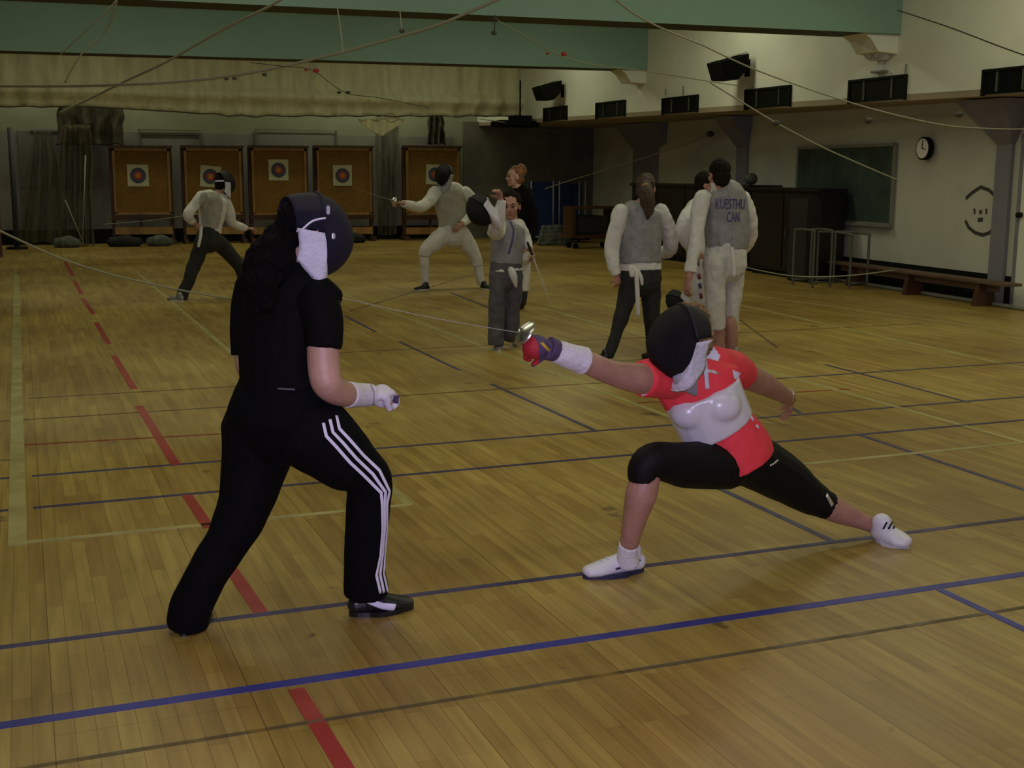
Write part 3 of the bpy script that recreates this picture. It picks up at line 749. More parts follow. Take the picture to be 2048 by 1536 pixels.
# ------------------------------------------------------------------ archery target stands
names5 = ['first target stand from the left, next to the brown net bundle', 'second target stand from the left, behind the fencer in black trousers',
          'middle target stand with its paper target pinned highest', 'target stand with its paper low and right, left of the wide gap', 'rightmost target stand standing alone behind the fencer in white breeches']
def target_stand(x0, x1, fx, fy, lb, rot=0):
    Y = 28.3; p = at(x0, 293, Y); q = at(x1, 293, Y); zt = p.z; zb = at(x0, 430, Y).z; cxx = (p.x + q.x) / 2; wd = q.x - p.x
    t = empty('target_stand', V((cxx, Y, 0)), 'brown wooden ' + lb, 'archery target', 'archery target stands along the back wall')
    for s in (-1, 1):
        obj('leg', box(new(), V((cxx + s * (wd / 2 - .04), Y + .10, zt / 2)), (.08, .10, zt)), 'wood_dark', t)
        obj('foot', box(new(), V((cxx + s * (wd / 2 - .04), Y + .04, .05)), (.09, .46, .10)), 'wood_dark', t)
    obj('butt', box(new(), V((cxx, Y + .01, (zt + zb) / 2)), (wd - .16, .08, zt - zb - .1)), 'cork', t)
    b = new(); fw = .05
    for s in (-1, 1): box(b, V((cxx + s * (wd / 2 - .085), Y - .04, (zt + zb) / 2)), (fw, .05, zt - zb - .06))
    for z in (zt - .06, zb + .03): box(b, V((cxx, Y - .04, z)), (wd - .12, .05, fw))
    obj('frame', b, 'wood_orange', t)
    obj('header', box(new(), V((cxx, Y, zt)), (wd, .16, .06)), 'wood_dark', t)
    obj('rail', box(new(), V((cxx, Y, zb - .06)), (wd, .10, .10)), 'wood_dark', t)
    z = at(x0, 462, Y).z; obj('shelf_board', box(new(), V((cxx, Y - .02, z)), (wd - .1, .06, .16)), 'wood_orange', t)
    obj('strut', box(new(), V((cxx - .05, Y + .02, (z + zb) / 2)), (.07, .05, zb - z)), 'wood_dark', t)
    f = at(fx, fy, Y - .05); s = .225; ro = Matrix.Rotation(rot, 3, 'Y')
    pp = obj('target_face', box(new(), f, (2 * s, .006, 2.1 * s), ro), 'paper', t)
    for k, (r, m) in enumerate(((.168, 't_black'), (.15, 't_blue'), (.095, 't_red'), (.055, 't_gold'))):
        b = new(); tube(b, [(f + V((0, -.002, 0)), r), (f + V((0, -.005 - .002 * k, 0)), r)], n=32, cap='flat'); obj('target_ring', b, m, pp)
for (x0, x1, fx, fy, r), lb in zip(((217, 343, 276, 351, 0), (361, 486, 421, 353, .08), (496, 616, 557, 340, 0), (627, 746, 685, 351, 0), (806, 922, 870, 349, .03)), names5): target_stand(x0, x1, fx, fy, lb, r)
# clutter at the foot of the wall
for i, (px, wd, m, lb) in enumerate(((250, .55, 'stone_black', 'black kit bag lying under the leftmost target stand'), (320, .4, 'grey_cloth', 'small grey bundle on the floor between the first two target stands'),
                                     (135, .4, 'grey_cloth', 'grey lump of netting on the floor at the far left'), (560, .5, 'stone_black', 'black bag under the middle target stand'), (700, .6, 'stone_black', 'long black bag under the fourth target stand'))):
    p = at(px, 482, 27.6); b = new(); tube(b, [(V((p.x - wd / 2, 27.6, .10)), .10), (V((p.x, 27.55, .12)), .13), (V((p.x + wd / 2, 27.6, .09)), .09)], n=12)
    tag(fuse('kit_bag', b, m, None, voxel=.02, smooth=2, disp=.02), lb, 'bag')

# ------------------------------------------------------------------ right side furniture
# rack of blue gym mats
Y = 26.6; p = at(1052, 362, Y); q = at(1172, 362, Y)
t = empty('mat_trolley', V(((p.x + q.x) / 2, Y, 0)), 'tubular trolley holding upright blue gym mats near the back right corner', 'trolley')
b = new()
for px in (1062, 1106, 1118, 1158, 1170):
    X = at(px, 400, Y - .3).x; tube(b, [(V((X, Y - .32, .12)), .018), (V((X, Y - .32, at(px, 362, Y - .3).z)), .018)], n=8, cap='flat')
tube(b, [(V((p.x, Y - .32, .14)), .02), (V((q.x, Y - .32, .14)), .02)], n=8, cap='flat'); obj('frame', b, 'frame_alu', t, True)
obj('base', box(new(), V(((p.x + q.x) / 2, Y, .09)), (q.x - p.x, .6, .08)), 'black_base', t)
for sx in (-.5, .5):
    for sy in (-.2, .2):
        b = new(); c = V(((p.x + q.x) / 2 + sx, Y + sy, .035)); tube(b, [(c - V((0, .015, 0)), .034), (c + V((0, .015, 0)), .034)], n=14, cap='flat'); obj('wheel', b, 'black_base', t)
xs = [1054, 1108, 1140, 1168]
for k in range(3):
    X0 = at(xs[k], 400, Y).x; X1 = at(xs[k + 1], 400, Y).x
    zt_ = at(xs[k], 364 + 2 * k, Y).z; o = obj('gym_mat', box(new(), V(((X0 + X1) / 2, Y - .1 + .12 * k, zt_ / 2 + .065)), (X1 - X0 - .02, .14, zt_ - .13), bev=.02), 'mat_blue')
    tag(o, ['widest blue gym mat standing in the trolley behind the person in black', 'middle blue gym mat standing in the trolley', 'rightmost narrow blue gym mat standing in the trolley'][k], 'gym mat', 'blue gym mats in the trolley')
# folded grey sheets in front of it
p = at(1108, 465, 25.2); b = new()
for k in range(5): tube(b, [(V((p.x - .38 + .03 * k, 25.2, .06 + .085 * k)), .05), (V((p.x + .1, 25.15, .07 + .085 * k)), .055), (V((p.x + .38 - .02 * k, 25.2, .06 + .085 * k)), .05)], n=10)
tag(fuse('folded_tarpaulin', b, 'grey_cloth', None, voxel=.02, smooth=2, disp=.025), 'heap of folded grey covers on the floor before the blue mats', 'tarpaulin')
# low wooden cart
Yc = 24.2; p = at(1137, 415, Yc); q = at(1222, 415, Yc)
t = empty('wooden_cart', V(((p.x + q.x) / 2, Yc, 0)), 'low wooden cart with red-brown shelves left of the ponytailed fencer', 'cart')
cxx = (p.x + q.x) / 2; wd = q.x - p.x; zt = p.z; zb = at(1170, 472, Yc).z
obj('top_shelf', box(new(), V((cxx, Yc, zt)), (wd, .6, .05)), 'wood_dark', t); obj('bottom_shelf', box(new(), V((cxx, Yc, zb)), (wd + .1, .6, .07)), 'wood_dark', t)
for s in (-1, 1):
    obj('end_panel', box(new(), V((cxx + s * (wd / 2 - .03), Yc, (zt + zb) / 2)), (.05, .55, zt - zb)), 'wood_dark', t)
    b = new(); tube(b, [(V((cxx + s * (wd / 2 - .1), Yc - .2, .06)), .06), (V((cxx + s * (wd / 2 - .1), Yc - .16, .06)), .06)], n=14, cap='flat'); obj('wheel', b, 'black_base', t)
    b = new(); tube(b, [(V((cxx + s * (wd / 2 - .1), Yc + .16, .06)), .06), (V((cxx + s * (wd / 2 - .1), Yc + .2, .06)), .06)], n=14, cap='flat'); obj('wheel', b, 'black_base', t)
tag(obj('storage_box', box(new(), V((cxx - .1, Yc, (zb + zt) / 2 - .05)), (wd * .62, .5, (zt - zb) * .62), bev=.02), 'stone_black'), 'black storage box standing on the lower shelf of the wooden cart', 'box')
# big black upright cabinet (two units) against the right wall, seen end to end
def wall_unit(px0, px1, ytop, label, name='storage_cabinet', X=None, d=.55, m='piano_black'):
    y0 = atx(px1, 450, X - d).y; y1 = atx(px0, 450, X - d).y; zt = atx((px0 + px1) / 2, ytop, X - d).z
    t = empty(name, V((X - d / 2, (y0 + y1) / 2, 0)), label, 'cabinet'); yc = (y0 + y1) / 2
    obj('body', box(new(), V((X - d / 2, yc, zt / 2 + .04)), (d, y1 - y0 - .03, zt - .10), bev=.01), m, t)
    obj('lid', box(new(), V((X - d / 2 - .02, yc, zt)), (d + .06, y1 - y0, .05), bev=.01), m, t)
    obj('plinth', box(new(), V((X - d / 2, yc, .04)), (d - .06, y1 - y0 - .1, .08)), 'black_base', t)
    n_ = max(1, int((y1 - y0) / .9))
    for k in range(n_):
        w_ = (y1 - y0 - .1) / n_; c = y0 + .05 + w_ * (k + .5)
        dd = obj('door', box(new(), V((X - d - .008, c, zt / 2 + .04)), (.02, w_ - .03, zt - .2), bev=.004), m, t); obj('handle', box(new(), V((X - d - .03, c + w_ * .38, zt / 2)), (.03, .02, .12)), 'tube_dark', dd)
    return zt, y0, y1
z1, ya, yb = wall_unit(1262, 1500, 371, 'long black storage cabinet along the right wall behind the standing fencers', X=11.80, d=.6)
z2, yc_, yd = wall_unit(1500, 1642, 379, 'nearer black cabinet at the left edge of the chalkboard', X=11.52, d=.45)
b = new(); p = atx(1512, 366, 11.6); ell(b, V((11.5, p.y, z2 + .155)), (1, 0, 0), (0, 0, 1), .11, .11, .10); tag(obj('round_tub', b, 'grey_cloth', smooth=True), 'small olive round tub on top of the black cabinet', 'tub')
# blackboard
X = None
def wl(px, py, dx=.02):
    y = 14.0
    for _ in range(30):
        p = atx(px, py, wx(y) - dx); y = p.y
    return p
p, q = wl(1598, 290), wl(1795, 290); zb = (wl(1598, 440).z + wl(1790, 452).z) / 2; zt = (p.z + q.z) / 2
yc = (p.y + q.y) / 2; ly = p.y - q.y; xc = wx(yc); ang = math.atan(.0915); RW = Matrix.Rotation(-ang, 3, 'Z')
t = empty('chalkboard', V((xc - .03, yc, zb)), 'large green chalkboard mounted on the right wall', 'chalkboard')
g = lambda dx, dy, dz: V((xc, yc, (zt + zb) / 2)) + RW @ V((dx, dy, dz))
obj('slate', box(new(), g(-.03, 0, 0), (.02, ly - .06, zt - zb - .06), RW), 'board_green', t)
b = new()
for s in (-1, 1): box(b, g(-.035, s * (ly / 2 - .02), 0), (.04, .045, zt - zb), RW); box(b, g(-.035, 0, s * ((zt - zb) / 2 - .02)), (.04, ly, .045), RW)
obj('frame', b, 'frame_alu', t); obj('chalk_ledge', box(new(), g(-.08, 0, -(zt - zb) / 2 + .0), (.10, ly, .025), RW), 'frame_alu', t)
# clock
c = wl(1854, 297, .04); t = empty('wall_clock', c, 'round white clock with black rim on the right wall', 'clock'); nx = RW @ V((-1, 0, 0))
rr = (wl(1854, 274).z - wl(1854, 320).z) / 2
b = new(); tube(b, [(c + nx * .0, rr), (c + nx * .07, rr)], n=36, cap='flat'); obj('case', b, 'speaker_black', t)
b = new(); tube(b, [(c + nx * .065, rr * .86), (c + nx * .076, rr * .86)], n=36, cap='flat'); obj('dial', b, 'clock_face', t)
UY = RW @ V((0, -1, 0))
for nm, ln, an in (('hour_hand', .55, 100), ('minute_hand', .75, 5)):
    a = math.radians(an); dv = V((0, 0, math.cos(a))) + UY * math.sin(a); b = new(); tube(b, [(c + nx * .08, .006), (c + nx * .08 + dv * rr * ln, .005)], n=6); obj(nm, b, 'speaker_black', t)
# face made of tape strips on the wall
def tape(parent, pix, w=.05):
    P = [wl(*p_, .0) for p_ in pix]; b = new(); tube(b, [(p_ - V((.006, 0, 0)), w / 2 if i % 2 else w / 2, .006, V((0, 0, 1))) for i, p_ in enumerate(P)], n=6, sub=4, cap='flat')
    return obj('tape_strip', b, 'tape_dark', parent)
def tape2(parent, pix, w=.045):
    P = [wl(*p_, .0) for p_ in pix]; b = new(); rows = []
    for i, p_ in enumerate(P):
        tt = (P[min(i + 1, len(P) - 1)] - P[max(0, i - 1)]).normalized(); s = tt.cross(nx).normalized(); rows.append([p_ + s * w / 2 + nx * .002, p_ - s * w / 2 + nx * .002])
    solid_sheet(b, rows, .004, wl(*pix[0]) + V((3, 0, 0))); return obj('tape_strip', b, 'tape_dark', parent)
t = empty('tape_face', wl(1965, 470), 'smiling face outlined in dark tape strips on the right wall', 'tape drawing')
tape2(t, [(1932, 397), (1945, 385), (1962, 374), (1978, 380), (1990, 391), (1997, 410), (1999, 436)]); tape2(t, [(1931, 441), (1938, 455), (1950, 465), (1966, 470), (1980, 465), (1991, 450), (1995, 440)])
tape2(t, [(1949, 417), (1950, 428)], .03); tape2(t, [(1973, 417), (1973, 428)], .03); tape2(t, [(1959, 424), (1964, 424)], .05); tape2(t, [(1956, 440), (1966, 439)], .05)
# door at the right edge
y = wl(2042, 400).y; xd = wx(y - .5)
dr = struct(obj('door_2', box(new(), V((wx(y - .55) - .02, y - .55, 1.02)), (.05, 1.05, 2.04), RW), 'cream_wall'))
obj('door_frame', box(new(), V((wx(y) - .03, y, 1.04)), (.06, .05, 2.1), RW), 'column_blue', dr)
b = new(); pk = wl(2046, 430); tube(b, [(pk, .03), (pk + nx * .07, .035)], n=12); obj('door_knob', b, 'black_base', dr)
# long low bench
def bp(px, py, dx=.3): return wl(px, py, dx)
A = bp(1672, 513); B_ = bp(2033, 570); zt = .31; ya_, yb_ = A.y, B_.y
t = empty('low_bench', V((wx((ya_ + yb_) / 2) - .32, (ya_ + yb_) / 2, 0)), 'long low wooden gym bench running along the right wall below the chalkboard', 'bench')
yc = (ya_ + yb_) / 2
obj('seat', box(new(), V((wx(yc) - .34, yc, .30)), (.26, ya_ - yb_, .035), RW, bev=.006), 'bench_wood', t)
obj('rail', box(new(), V((wx(yc) - .34, yc, .235)), (.04, ya_ - yb_ - .5, .09), RW), 'bench_wood', t)
for px in (1716, 1832, 1975):
    yy = bp(px, 560).y; b = new(); X_ = wx(yy) - .34
    prof = [(-.15, 0), (.15, 0), (.10, .28), (-.10, .28)]
    A1 = [b.verts.new(V((X_, yy, 0)) + RW @ V((x, -.04, z))) for x, z in prof]; B1 = [b.verts.new(V((X_, yy, 0)) + RW @ V((x, .04, z))) for x, z in prof]
    b.faces.new(A1[::-1]); b.faces.new(B1)
    for k in range(4): b.faces.new((A1[k], A1[(k + 1) % 4], B1[(k + 1) % 4], B1[k]))
    obj('leg', b, 'wood_dark', t)
# tubular hurdles / chairs in front of the cabinet
def tframe(px0, px1, ytop, ybot, X, lb, dark=True):
    y0 = atx(px0, 500, X).y; y1 = atx(px1, 500, X).y; zt = atx((px0 + px1) / 2, ytop, X).z
    t = empty('tubular_frame', V((X, (y0 + y1) / 2, 0)), lb, 'frame'); r = .018
    for s, xx in ((0, X), (1, X + .3)):
        b = new(); tube(b, [(V((xx, y0, 0.0)), r), (V((xx, y0, zt - .1)), r), (V((xx, y0 - .05, zt - .015)), r), (V((xx, y1 + .05, zt - .015)), r), (V((xx, y1, zt - .1)), r), (V((xx, y1, 0)), r)], n=8, sub=4); obj('hoop', b, 'tube_dark', t, True)
    for yy in (y0, y1):
        b = new(); tube(b, [(V((X, yy, .08)), .014), (V((X + .3, yy, .08)), .014)], n=8, cap='flat'); obj('crossbar', b, 'tube_dark', t, True)
tframe(1636, 1702, 464, 560, 10.80, 'taller tubular metal frame standing right of the black cabinets')
tframe(1588, 1628, 458, 556, 10.4, 'narrow tubular metal frame in front of the black cabinet')
# small monitor trolley on the right of the cabinet
p = atx(1615, 420, 11.0); tag(obj('equipment_case', box(new(), V((10.93, p.y - .05, .62)), (.25, .5, 1.24), bev=.02), 'stone_black'), 'tall black equipment case between the cabinet and the tubular frames', 'case')

# ------------------------------------------------------------------ ropes and cords of the dividers
def rope(pix, r, m, label, beads=(), cat='rope', gr=None, name='net_rope'):
    P = [at(*p_) for p_ in pix]; b = new(); tube(b, [(p_, r) for p_ in P], n=6, sub=8, cap='flat'); o = obj(name, b, m, smooth=True)
    o['label'] = label; o['category'] = cat
    if gr: o['group'] = gr
    for (bx_, by_, bY, bm_, br) in beads:
        b = new(); c = at(bx_, by_, bY); ell(b, c, (0, 1, 0), (0, 0, 1), br * 1.5, br, br, seg=12); obj('toggle', b, bm_, o, True)
    return o
rope([(-30, 448, 11), (0, 462, 11.2), (60, 490, 11.5), (130, 520, 11.8), (230, 551, 12.2), (360, 580, 12.6), (460, 597, 13), (560, 606, 13.3)], .010, 'rope', 'pale rope sagging low across the left side before the fencer in black trousers')
rope([(590, -20, 12), (540, 12, 12.4), (470, 46, 13), (400, 85, 13.6), (330, 125, 14.2), (260, 158, 14.8), (190, 192, 15.4), (120, 226, 16)], .014, 'rope', 'thick pale rope slanting down left across the green beams to the hoisted net')
rope([(1040, -20, 12), (980, 6, 12.2), (880, 48, 12.6), (780, 78, 13), (660, 110, 13.4), (540, 138, 13.8), (420, 157, 14.2), (300, 167, 14.6), (150, 172, 15), (-20, 172, 15.4)], .016, 'rope', 'long pale rope curving from the near beam to the left edge')
rope([(250, -20, 12), (210, 26, 12.2), (160, 72, 12.5), (120, 110, 12.8)], .007, 'rope', 'thin cord at the top left, left of the crossing pair')
rope([(238, -20, 11.6), (226, 30, 11.8), (205, 70, 12), (160, 112, 12.2), (130, 165, 12.4)], .008, 'rope', 'thin cord at the top left, right of the crossing pair')
rope([(1210, -20, 9.5), (1260, 22, 9.7), (1320, 55, 10), (1400, 88, 10.4)], .008, 'rope', 'thin rope crossing the near beam just right of its middle')
rope([(1400, 88, 9.9), (1500, 135, 9.9), (1600, 172, 9.9), (1700, 205, 9.9), (1800, 232, 9.9), (1900, 252, 9.9), (2000, 258, 9.9), (2070, 258, 9.9)], .007, 'rope', 'thin rope running right below the upper windows to the right edge', beads=())
rope([(1420, 165, 10), (1490, 208, 10), (1555, 247, 10), (1640, 292, 10.2), (1720, 328, 10.4), (1795, 360, 10.6)], .007, 'rope', 'thin rope passing in front of the green chalkboard', beads=((1553, 246, 10, 'rope_dark', .025),))
rope([(1090, 378, 26.1), (1130, 364, 25.4), (1200, 343, 24.2), (1300, 312, 22.4), (1380, 285, 21.1), (1422, 269, 20.35)], .010, 'rope', 'pale rope rising rightwards from the blue mats to a dark pulley', beads=((1421, 268, 20.3, 'rope_dark', .055),))
rope([(1795, 20, 9), (1900, 55, 9), (2000, 93, 9), (2070, 118, 9)], .006, 'rope_dark', 'dark thin cable against the bright wall at the top right')
rope([(990, 38, 12.5), (1050, 72, 12.5), (1110, 106, 12.8), (1180, 128, 13), (1290, 142, 13.4), (1400, 160, 13.8), (1500, 175, 14)], .006, 'rope', 'thin cord with red toggles crossing the end of the farther beam', beads=((1128, 108, 12.7, 'red_bead', .024), (1095, 107, 12.7, 'red_bead', .014)))
rope([(960, 238, 25.1), (1030, 248, 25.4), (1100, 262, 27.2), (1175, 272, 28.88)], .010, 'rope', 'short rope running from the dark heater unit to the back wall')
rope([(500, 125, 13), (560, 132, 13.2), (625, 141, 13.5), (690, 185, 14), (760, 196, 14.4), (860, 216, 14.8)], .004, 'rope_dark', 'dark cord with small toggles in front of the hoisted net', beads=((632, 141, 13.5, 'red_bead', .024), (612, 140, 13.4, 'red_bead', .014), (696, 185, 14, 'rope_dark', .02), (678, 185, 13.9, 'rope_dark', .016), (529, 149, 13, 'rope_dark', .018), (469, 157, 13, 'rope_dark', .017), (453, 158, 13, 'rope_dark', .015)))
rope([(675, 18, 12), (680, 50, 12), (686, 108, 12)], .006, 'rope', 'short vertical cord hanging on the beam, left of three', )
rope([(800, 22, 12), (803, 55, 12), (804, 62, 12)], .006, 'rope', 'short vertical cord hanging on the beam, middle of three', beads=((804, 62, 12, 'rope_dark', .02),))
rope([(990, 30, 12.5), (989, 64, 12.5)], .006, 'rope_dark', 'short vertical cord hanging on the beam, right of three', beads=((988, 66, 12.5, 'rope_dark', .022), (991, 38, 12.5, 'rope_dark', .022)))
rope([(1715, 225, 10.2), (1745, 243, 10.2), (1770, 238, 10.2), (1850, 228, 10.2), (1920, 230, 10.2)], .003, 'rope_dark', 'faint dark cord with two toggles under the ledge near the top right', beads=((1738, 241, 10.2, 'rope_dark', .03), (1919, 229, 10.2, 'rope_dark', .03)))
rope([(1500, 530, 9.9)] and [(1440, 520, 15.5), (1520, 541, 14), (1600, 553, 12.8), (1700, 551, 12.5), (1790, 540, 12.5)], .008, 'rope', 'pale rope lying slack in front of the low bench')
rope([(205, 449, 28.16), (300, 441, 28.18), (380, 430, 28.18), (410, 428, 28.2)], .009, 'rope', 'faint rope crossing behind the fencer in black trousers toward the left')

# ================================================================== PEOPLE
def prj(p):
    c = Rm.transposed() @ (V(p) - CAM); return 1024 + FPX * c.x / -c.z, 768 - FPX * c.y / -c.z
def inpoly(x, y, P):
    r = False; n = len(P)
    for i in range(n):
        x1, y1 = P[i]; x2, y2 = P[(i + 1) % n]
        if (y1 > y) != (y2 > y) and x < (x2 - x1) * (y - y1) / (y2 - y1) + x1: r = not r
    return r
def zones(o, zs_):
    """dye regions of the fabric: zs_ = [(material, test(px, py, co))]"""
    g = org(o); me = o.data
    for m, _ in zs_: me.materials.append(M[m])
    for p in me.polygons:
        c = p.center + g; x, y = prj(c)
        for k, (m, f) in enumerate(zs_):
            if f(x, y, c): p.material_index = k + 1
def G(name, limbs, m, root, side=None, voxel=.007, smooth=4, disp=.006, dscale=.10, extra=None, cap=None, label=None):
    b = new()
    for lm in limbs:
        sd = side; cp = cap or 'start'
        if isinstance(lm, tuple):
            cp = 'flat' if len(lm) == 2 else lm[2]; lm, sd = lm[:2]
        tube(b, L_(lm), side=sd, cap=cp)
    if extra: extra(b)
    return fuse(name, b, m, root, voxel=voxel, smooth=smooth, disp=disp, dscale=dscale, label=label)
def person(Y, foot, label, m, bare, covered, hd, side, hands=(), voxel=.007, k=.82, neckr=None, gr=None):
    root = empty('person', V((foot.x, foot.y, 0)), label, 'person', gr)
    b = new()
    for lm in bare: tube(b, L_(lm), cap='round')
    for lm in covered:
        sd = None
        if isinstance(lm, tuple): lm, sd = lm[:2]
        tube(b, [(p, a * k, c * k) for p, a, c in L_(lm)], side=sd, cap='start' if sd is None else 'flat')
    c, F, U, s, nb = hd
    head(b, c, F, U, s)
    tube(b, [(nb, .062 * s), (V(c) - V(U).normalized() * .09 * s - V(F).normalized() * .02 * s, .054 * s), (V(c) - V(F).normalized() * .02 * s, .05 * s)], n=14)
    for h in hands: hand(b, *h[0], **h[1])
    fuse('body', b, m, root, voxel=voxel, smooth=3)
    return root
def hair(root, m, c, F, U, s=1.0, tail=None, long=.0, disp=.008, name='hair', volume=1.0):
    F = V(F).normalized(); Rt = F.cross(V(U)).normalized(); U2 = Rt.cross(F).normalized(); c = V(c)
    q = lambda x, y, z: c + Rt * x * s + F * y * s + U2 * z * s
    b = new(); ell(b, q(0, -.026, .042), F, U2, .084 * s * volume, .094 * s * volume, .090 * s * volume)
    ell(b, q(0, -.052, -.02), F, U2, .076 * s * volume, .066 * s * volume, .085 * s * volume)
    if tail: tube(b, L_(tail), cap='round')
    return fuse(name, b, m, root, voxel=.006, smooth=2, disp=disp, dscale=.03)
def shr(t, k=.90, n=1): return [(q[0], q[1], q[2], q[3] * (k if i < len(t) - n else 1.02), *q[4:]) for i, q in enumerate(t)]
X_ = VIEWX; Z_ = VIEWZ; UP = V((0, 0, 1))
FLATZ = V((Z_.x, Z_.y, 0)).normalized(); FLATX = V((X_.x, X_.y, 0)).normalized()

# ---- 1. fencer in black, foreground left
SD = V((-.6, .8, 0))
torso = [(565, 505, 4.20, 52, .7), (572, 562, 4.18, 84, .60), (572, 600, 4.17, 92, .62), (556, 670, 4.17, 86, .66), (553, 735, 4.17, 82, .68), (560, 790, 4.17, 96, .70)]
hips = [(560, 765, 4.18, 96, .72), (560, 825, 4.18, 122, .74), (562, 852, 4.18, 114, .70)]
legR = [(625, 862, 4.08, 80), (690, 915, 4.05, 66), (737, 962, 4.04, 48), (734, 1040, 4.07, 43), (731, 1110, 4.09, 41), (735, 1185, 4.12, 47)]
legL = [(522, 862, 4.27, 82), (508, 940, 4.25, 66), (490, 1010, 4.22, 56), (463, 1065, 4.2, 49), (424, 1132, 4.19, 45), (382, 1215, 4.19, 43), (376, 1250, 4.20, 42)]
slR = [(634, 606, 4.05, 46), (646, 642, 4.02, 43), (646, 697, 4.0, 37)]
slL = [(520, 580, 4.34, 50), (503, 640, 4.36, 42), (498, 713, 4.35, 37)]
armR = [(645, 680, 4.0, 32), (648, 735, 3.99, 33), (655, 768, 3.98, 31), (685, 787, 4.04, 27), (725, 790, 4.12, 19)]
armL = [(500, 690, 4.35, 30), (502, 740, 4.36, 27), (545, 765, 4.48, 22), (590, 770, 4.58, 17)]
mc = at(632, 470, 4.13); mF = V((.97, .16, -.20)); mU = V((.12, .05, 1))
wl_ = at(595, 770, 4.6)
p1 = person(4.15, at(560, 900, 4.15), 'person in black sportswear, striped track pants and navy fencing mask standing at left', 'skin_pale', [armR, armL],
            [(torso, SD), (hips, SD), legR, legL, slR, slL], (mc - mF * .02, mF, mU, .95, at(590, 540, 4.2)), SD,
            hands=[((wl_, V((.7, .7, 0)), UP), dict(curl=45)), ((at(736, 790, 4.135), V((.9, .35, 0)), UP), dict(curl=72, s=.8))], voxel=.006)
sh = G('shirt', [(torso, SD), slR, slL], 'black_cloth', p1, voxel=.007, disp=.008, dscale=.14)
# stiff shoulder cap of the vest
vest = G('vest', [([(566, 498, 4.20, 56, .74), (572, 556, 4.18, 88, .62), (572, 600, 4.17, 96, .66), (556, 680, 4.17, 91, .70), (553, 740, 4.17, 87, .72), (560, 775, 4.17, 96, .73)], SD),
                  [(606, 572, 4.13, 36, .9), (642, 588, 4.06, 36, .9), (674, 602, 4.01, 24, .8)], [(545, 540, 4.25, 46, .8), (515, 558, 4.34, 46, .8), (497, 585, 4.40, 30, .8)]], 'black_cloth', p1, voxel=.007, disp=.006, dscale=.16)
patch('seam_highlight', vest, [(678, 602), (655, 618), (628, 640)], .007, 'pants_grey')  # seam with its highlight painted in as a grey strip
patch('hem_tag', vest, [(555, 777), (590, 779)], .006, 'pants_grey')
pants = G('track_pants', [(hips, SD, 'round'), legR, legL], 'black_pants', p1, voxel=.007, disp=.010, dscale=.16)
stripe = [(646, 846), (652, 872), (672, 893), (700, 925), (732, 955), (762, 985), (764, 1010), (764, 1060), (760, 1110), (752, 1150), (760, 1186)]
for k, dx in enumerate((0, 13, 26)):
    pts = [(x + dx * (1 if i < 5 else (.62 if i < 6 else (.35 if i < 9 else .55))), y - dx * (.55 if i < 5 else .1)) for i, (x, y) in enumerate(stripe)]
    patch('side_stripe', pants, pts, .011, 'stripe_white', lift=.002)
hR = fl(700, 1232); tR = fl(826, 1216); sR = shoe(p1, hR, tR, 'shoe_black', 'shoe_black', 1.05)
patch('shoe_stripe', sR, [(722, 1196), (742, 1204), (765, 1212), (790, 1216)], lambda t: .014 + .016 * t, 'stripe_white')
hL = fl(366, 1272); sL = shoe(p1, hL, hL + V((.11, .24, 0)), 'shoe_black', 'shoe_black', 1.12)
patch('shoe_tag', sL, [(350, 1258), (366, 1256)], .008, 'reflective'); 
b = new()
tube(b, L_([(694, 789, 4.055, 27), (716, 790, 4.10, 25), (742, 790, 4.14, 23)]), cap='flat')
hand(b, at(736, 790, 4.135), V((.9, .35, .02)), UP, s=.98, curl=78, fat=1.36, spread=.0, thumbcurl=60)
ell(b, at(764, 792, 4.16), (1, .3, 0), UP, .042, .042, .043)
gl = fuse('glove', b, 'glove_white', p1, voxel=.004, smooth=4)
patch('palm_patch', gl, [(789, 770), (794, 785), (790, 806)], .022, 'glove_purple')
patch('glove_seam', gl, [(741, 770), (747, 785), (746, 810)], .004, 'bib_grey')
b = new()
tube(b, L_([(585, 470, 4.16, 26), (560, 488, 4.12, 40), (538, 520, 4.07, 44), (528, 565, 4.04, 36), (526, 610, 4.03, 20)]), cap='round')
tube(b, L_([(585, 480, 4.22, 30), (565, 510, 4.22, 44), (545, 545, 4.18, 36)]), cap='round')
cc = mc - mF * .02; ell(b, cc - mF * .035 + UP * .02, mF, mU, .082, .088, .092)
fuse('hair', b, 'hair_black', p1, voxel=.007, smooth=1, disp=.022, dscale=.035)
mk = mask(p1, mc, mF, mU, .92, 'mesh_navy', 'mesh_navy', 'bib_white', .045, back=1.35)
def wire(parent, pix, r, m, name):
    b = new(); tube(b, [(at(*p_), r) for p_ in pix], n=6, sub=4); obj(name, b, m, parent, True)
wire(mk, [(594, 462, 4.02), (605, 458, 4.00), (625, 442, 4.00), (650, 436, 4.01)], .0035, 'stripe_white', 'mask_wire')
b = new(); box(b, at(666, 472, 4.01), (.012, .02, .02), bev=.003); obj('clip', b, 'steel', mk)
b = new(); box(b, at(656, 420, 4.03), (.012, .012, .03), bev=.003); obj('clip', b, 'steel_dull', mk)

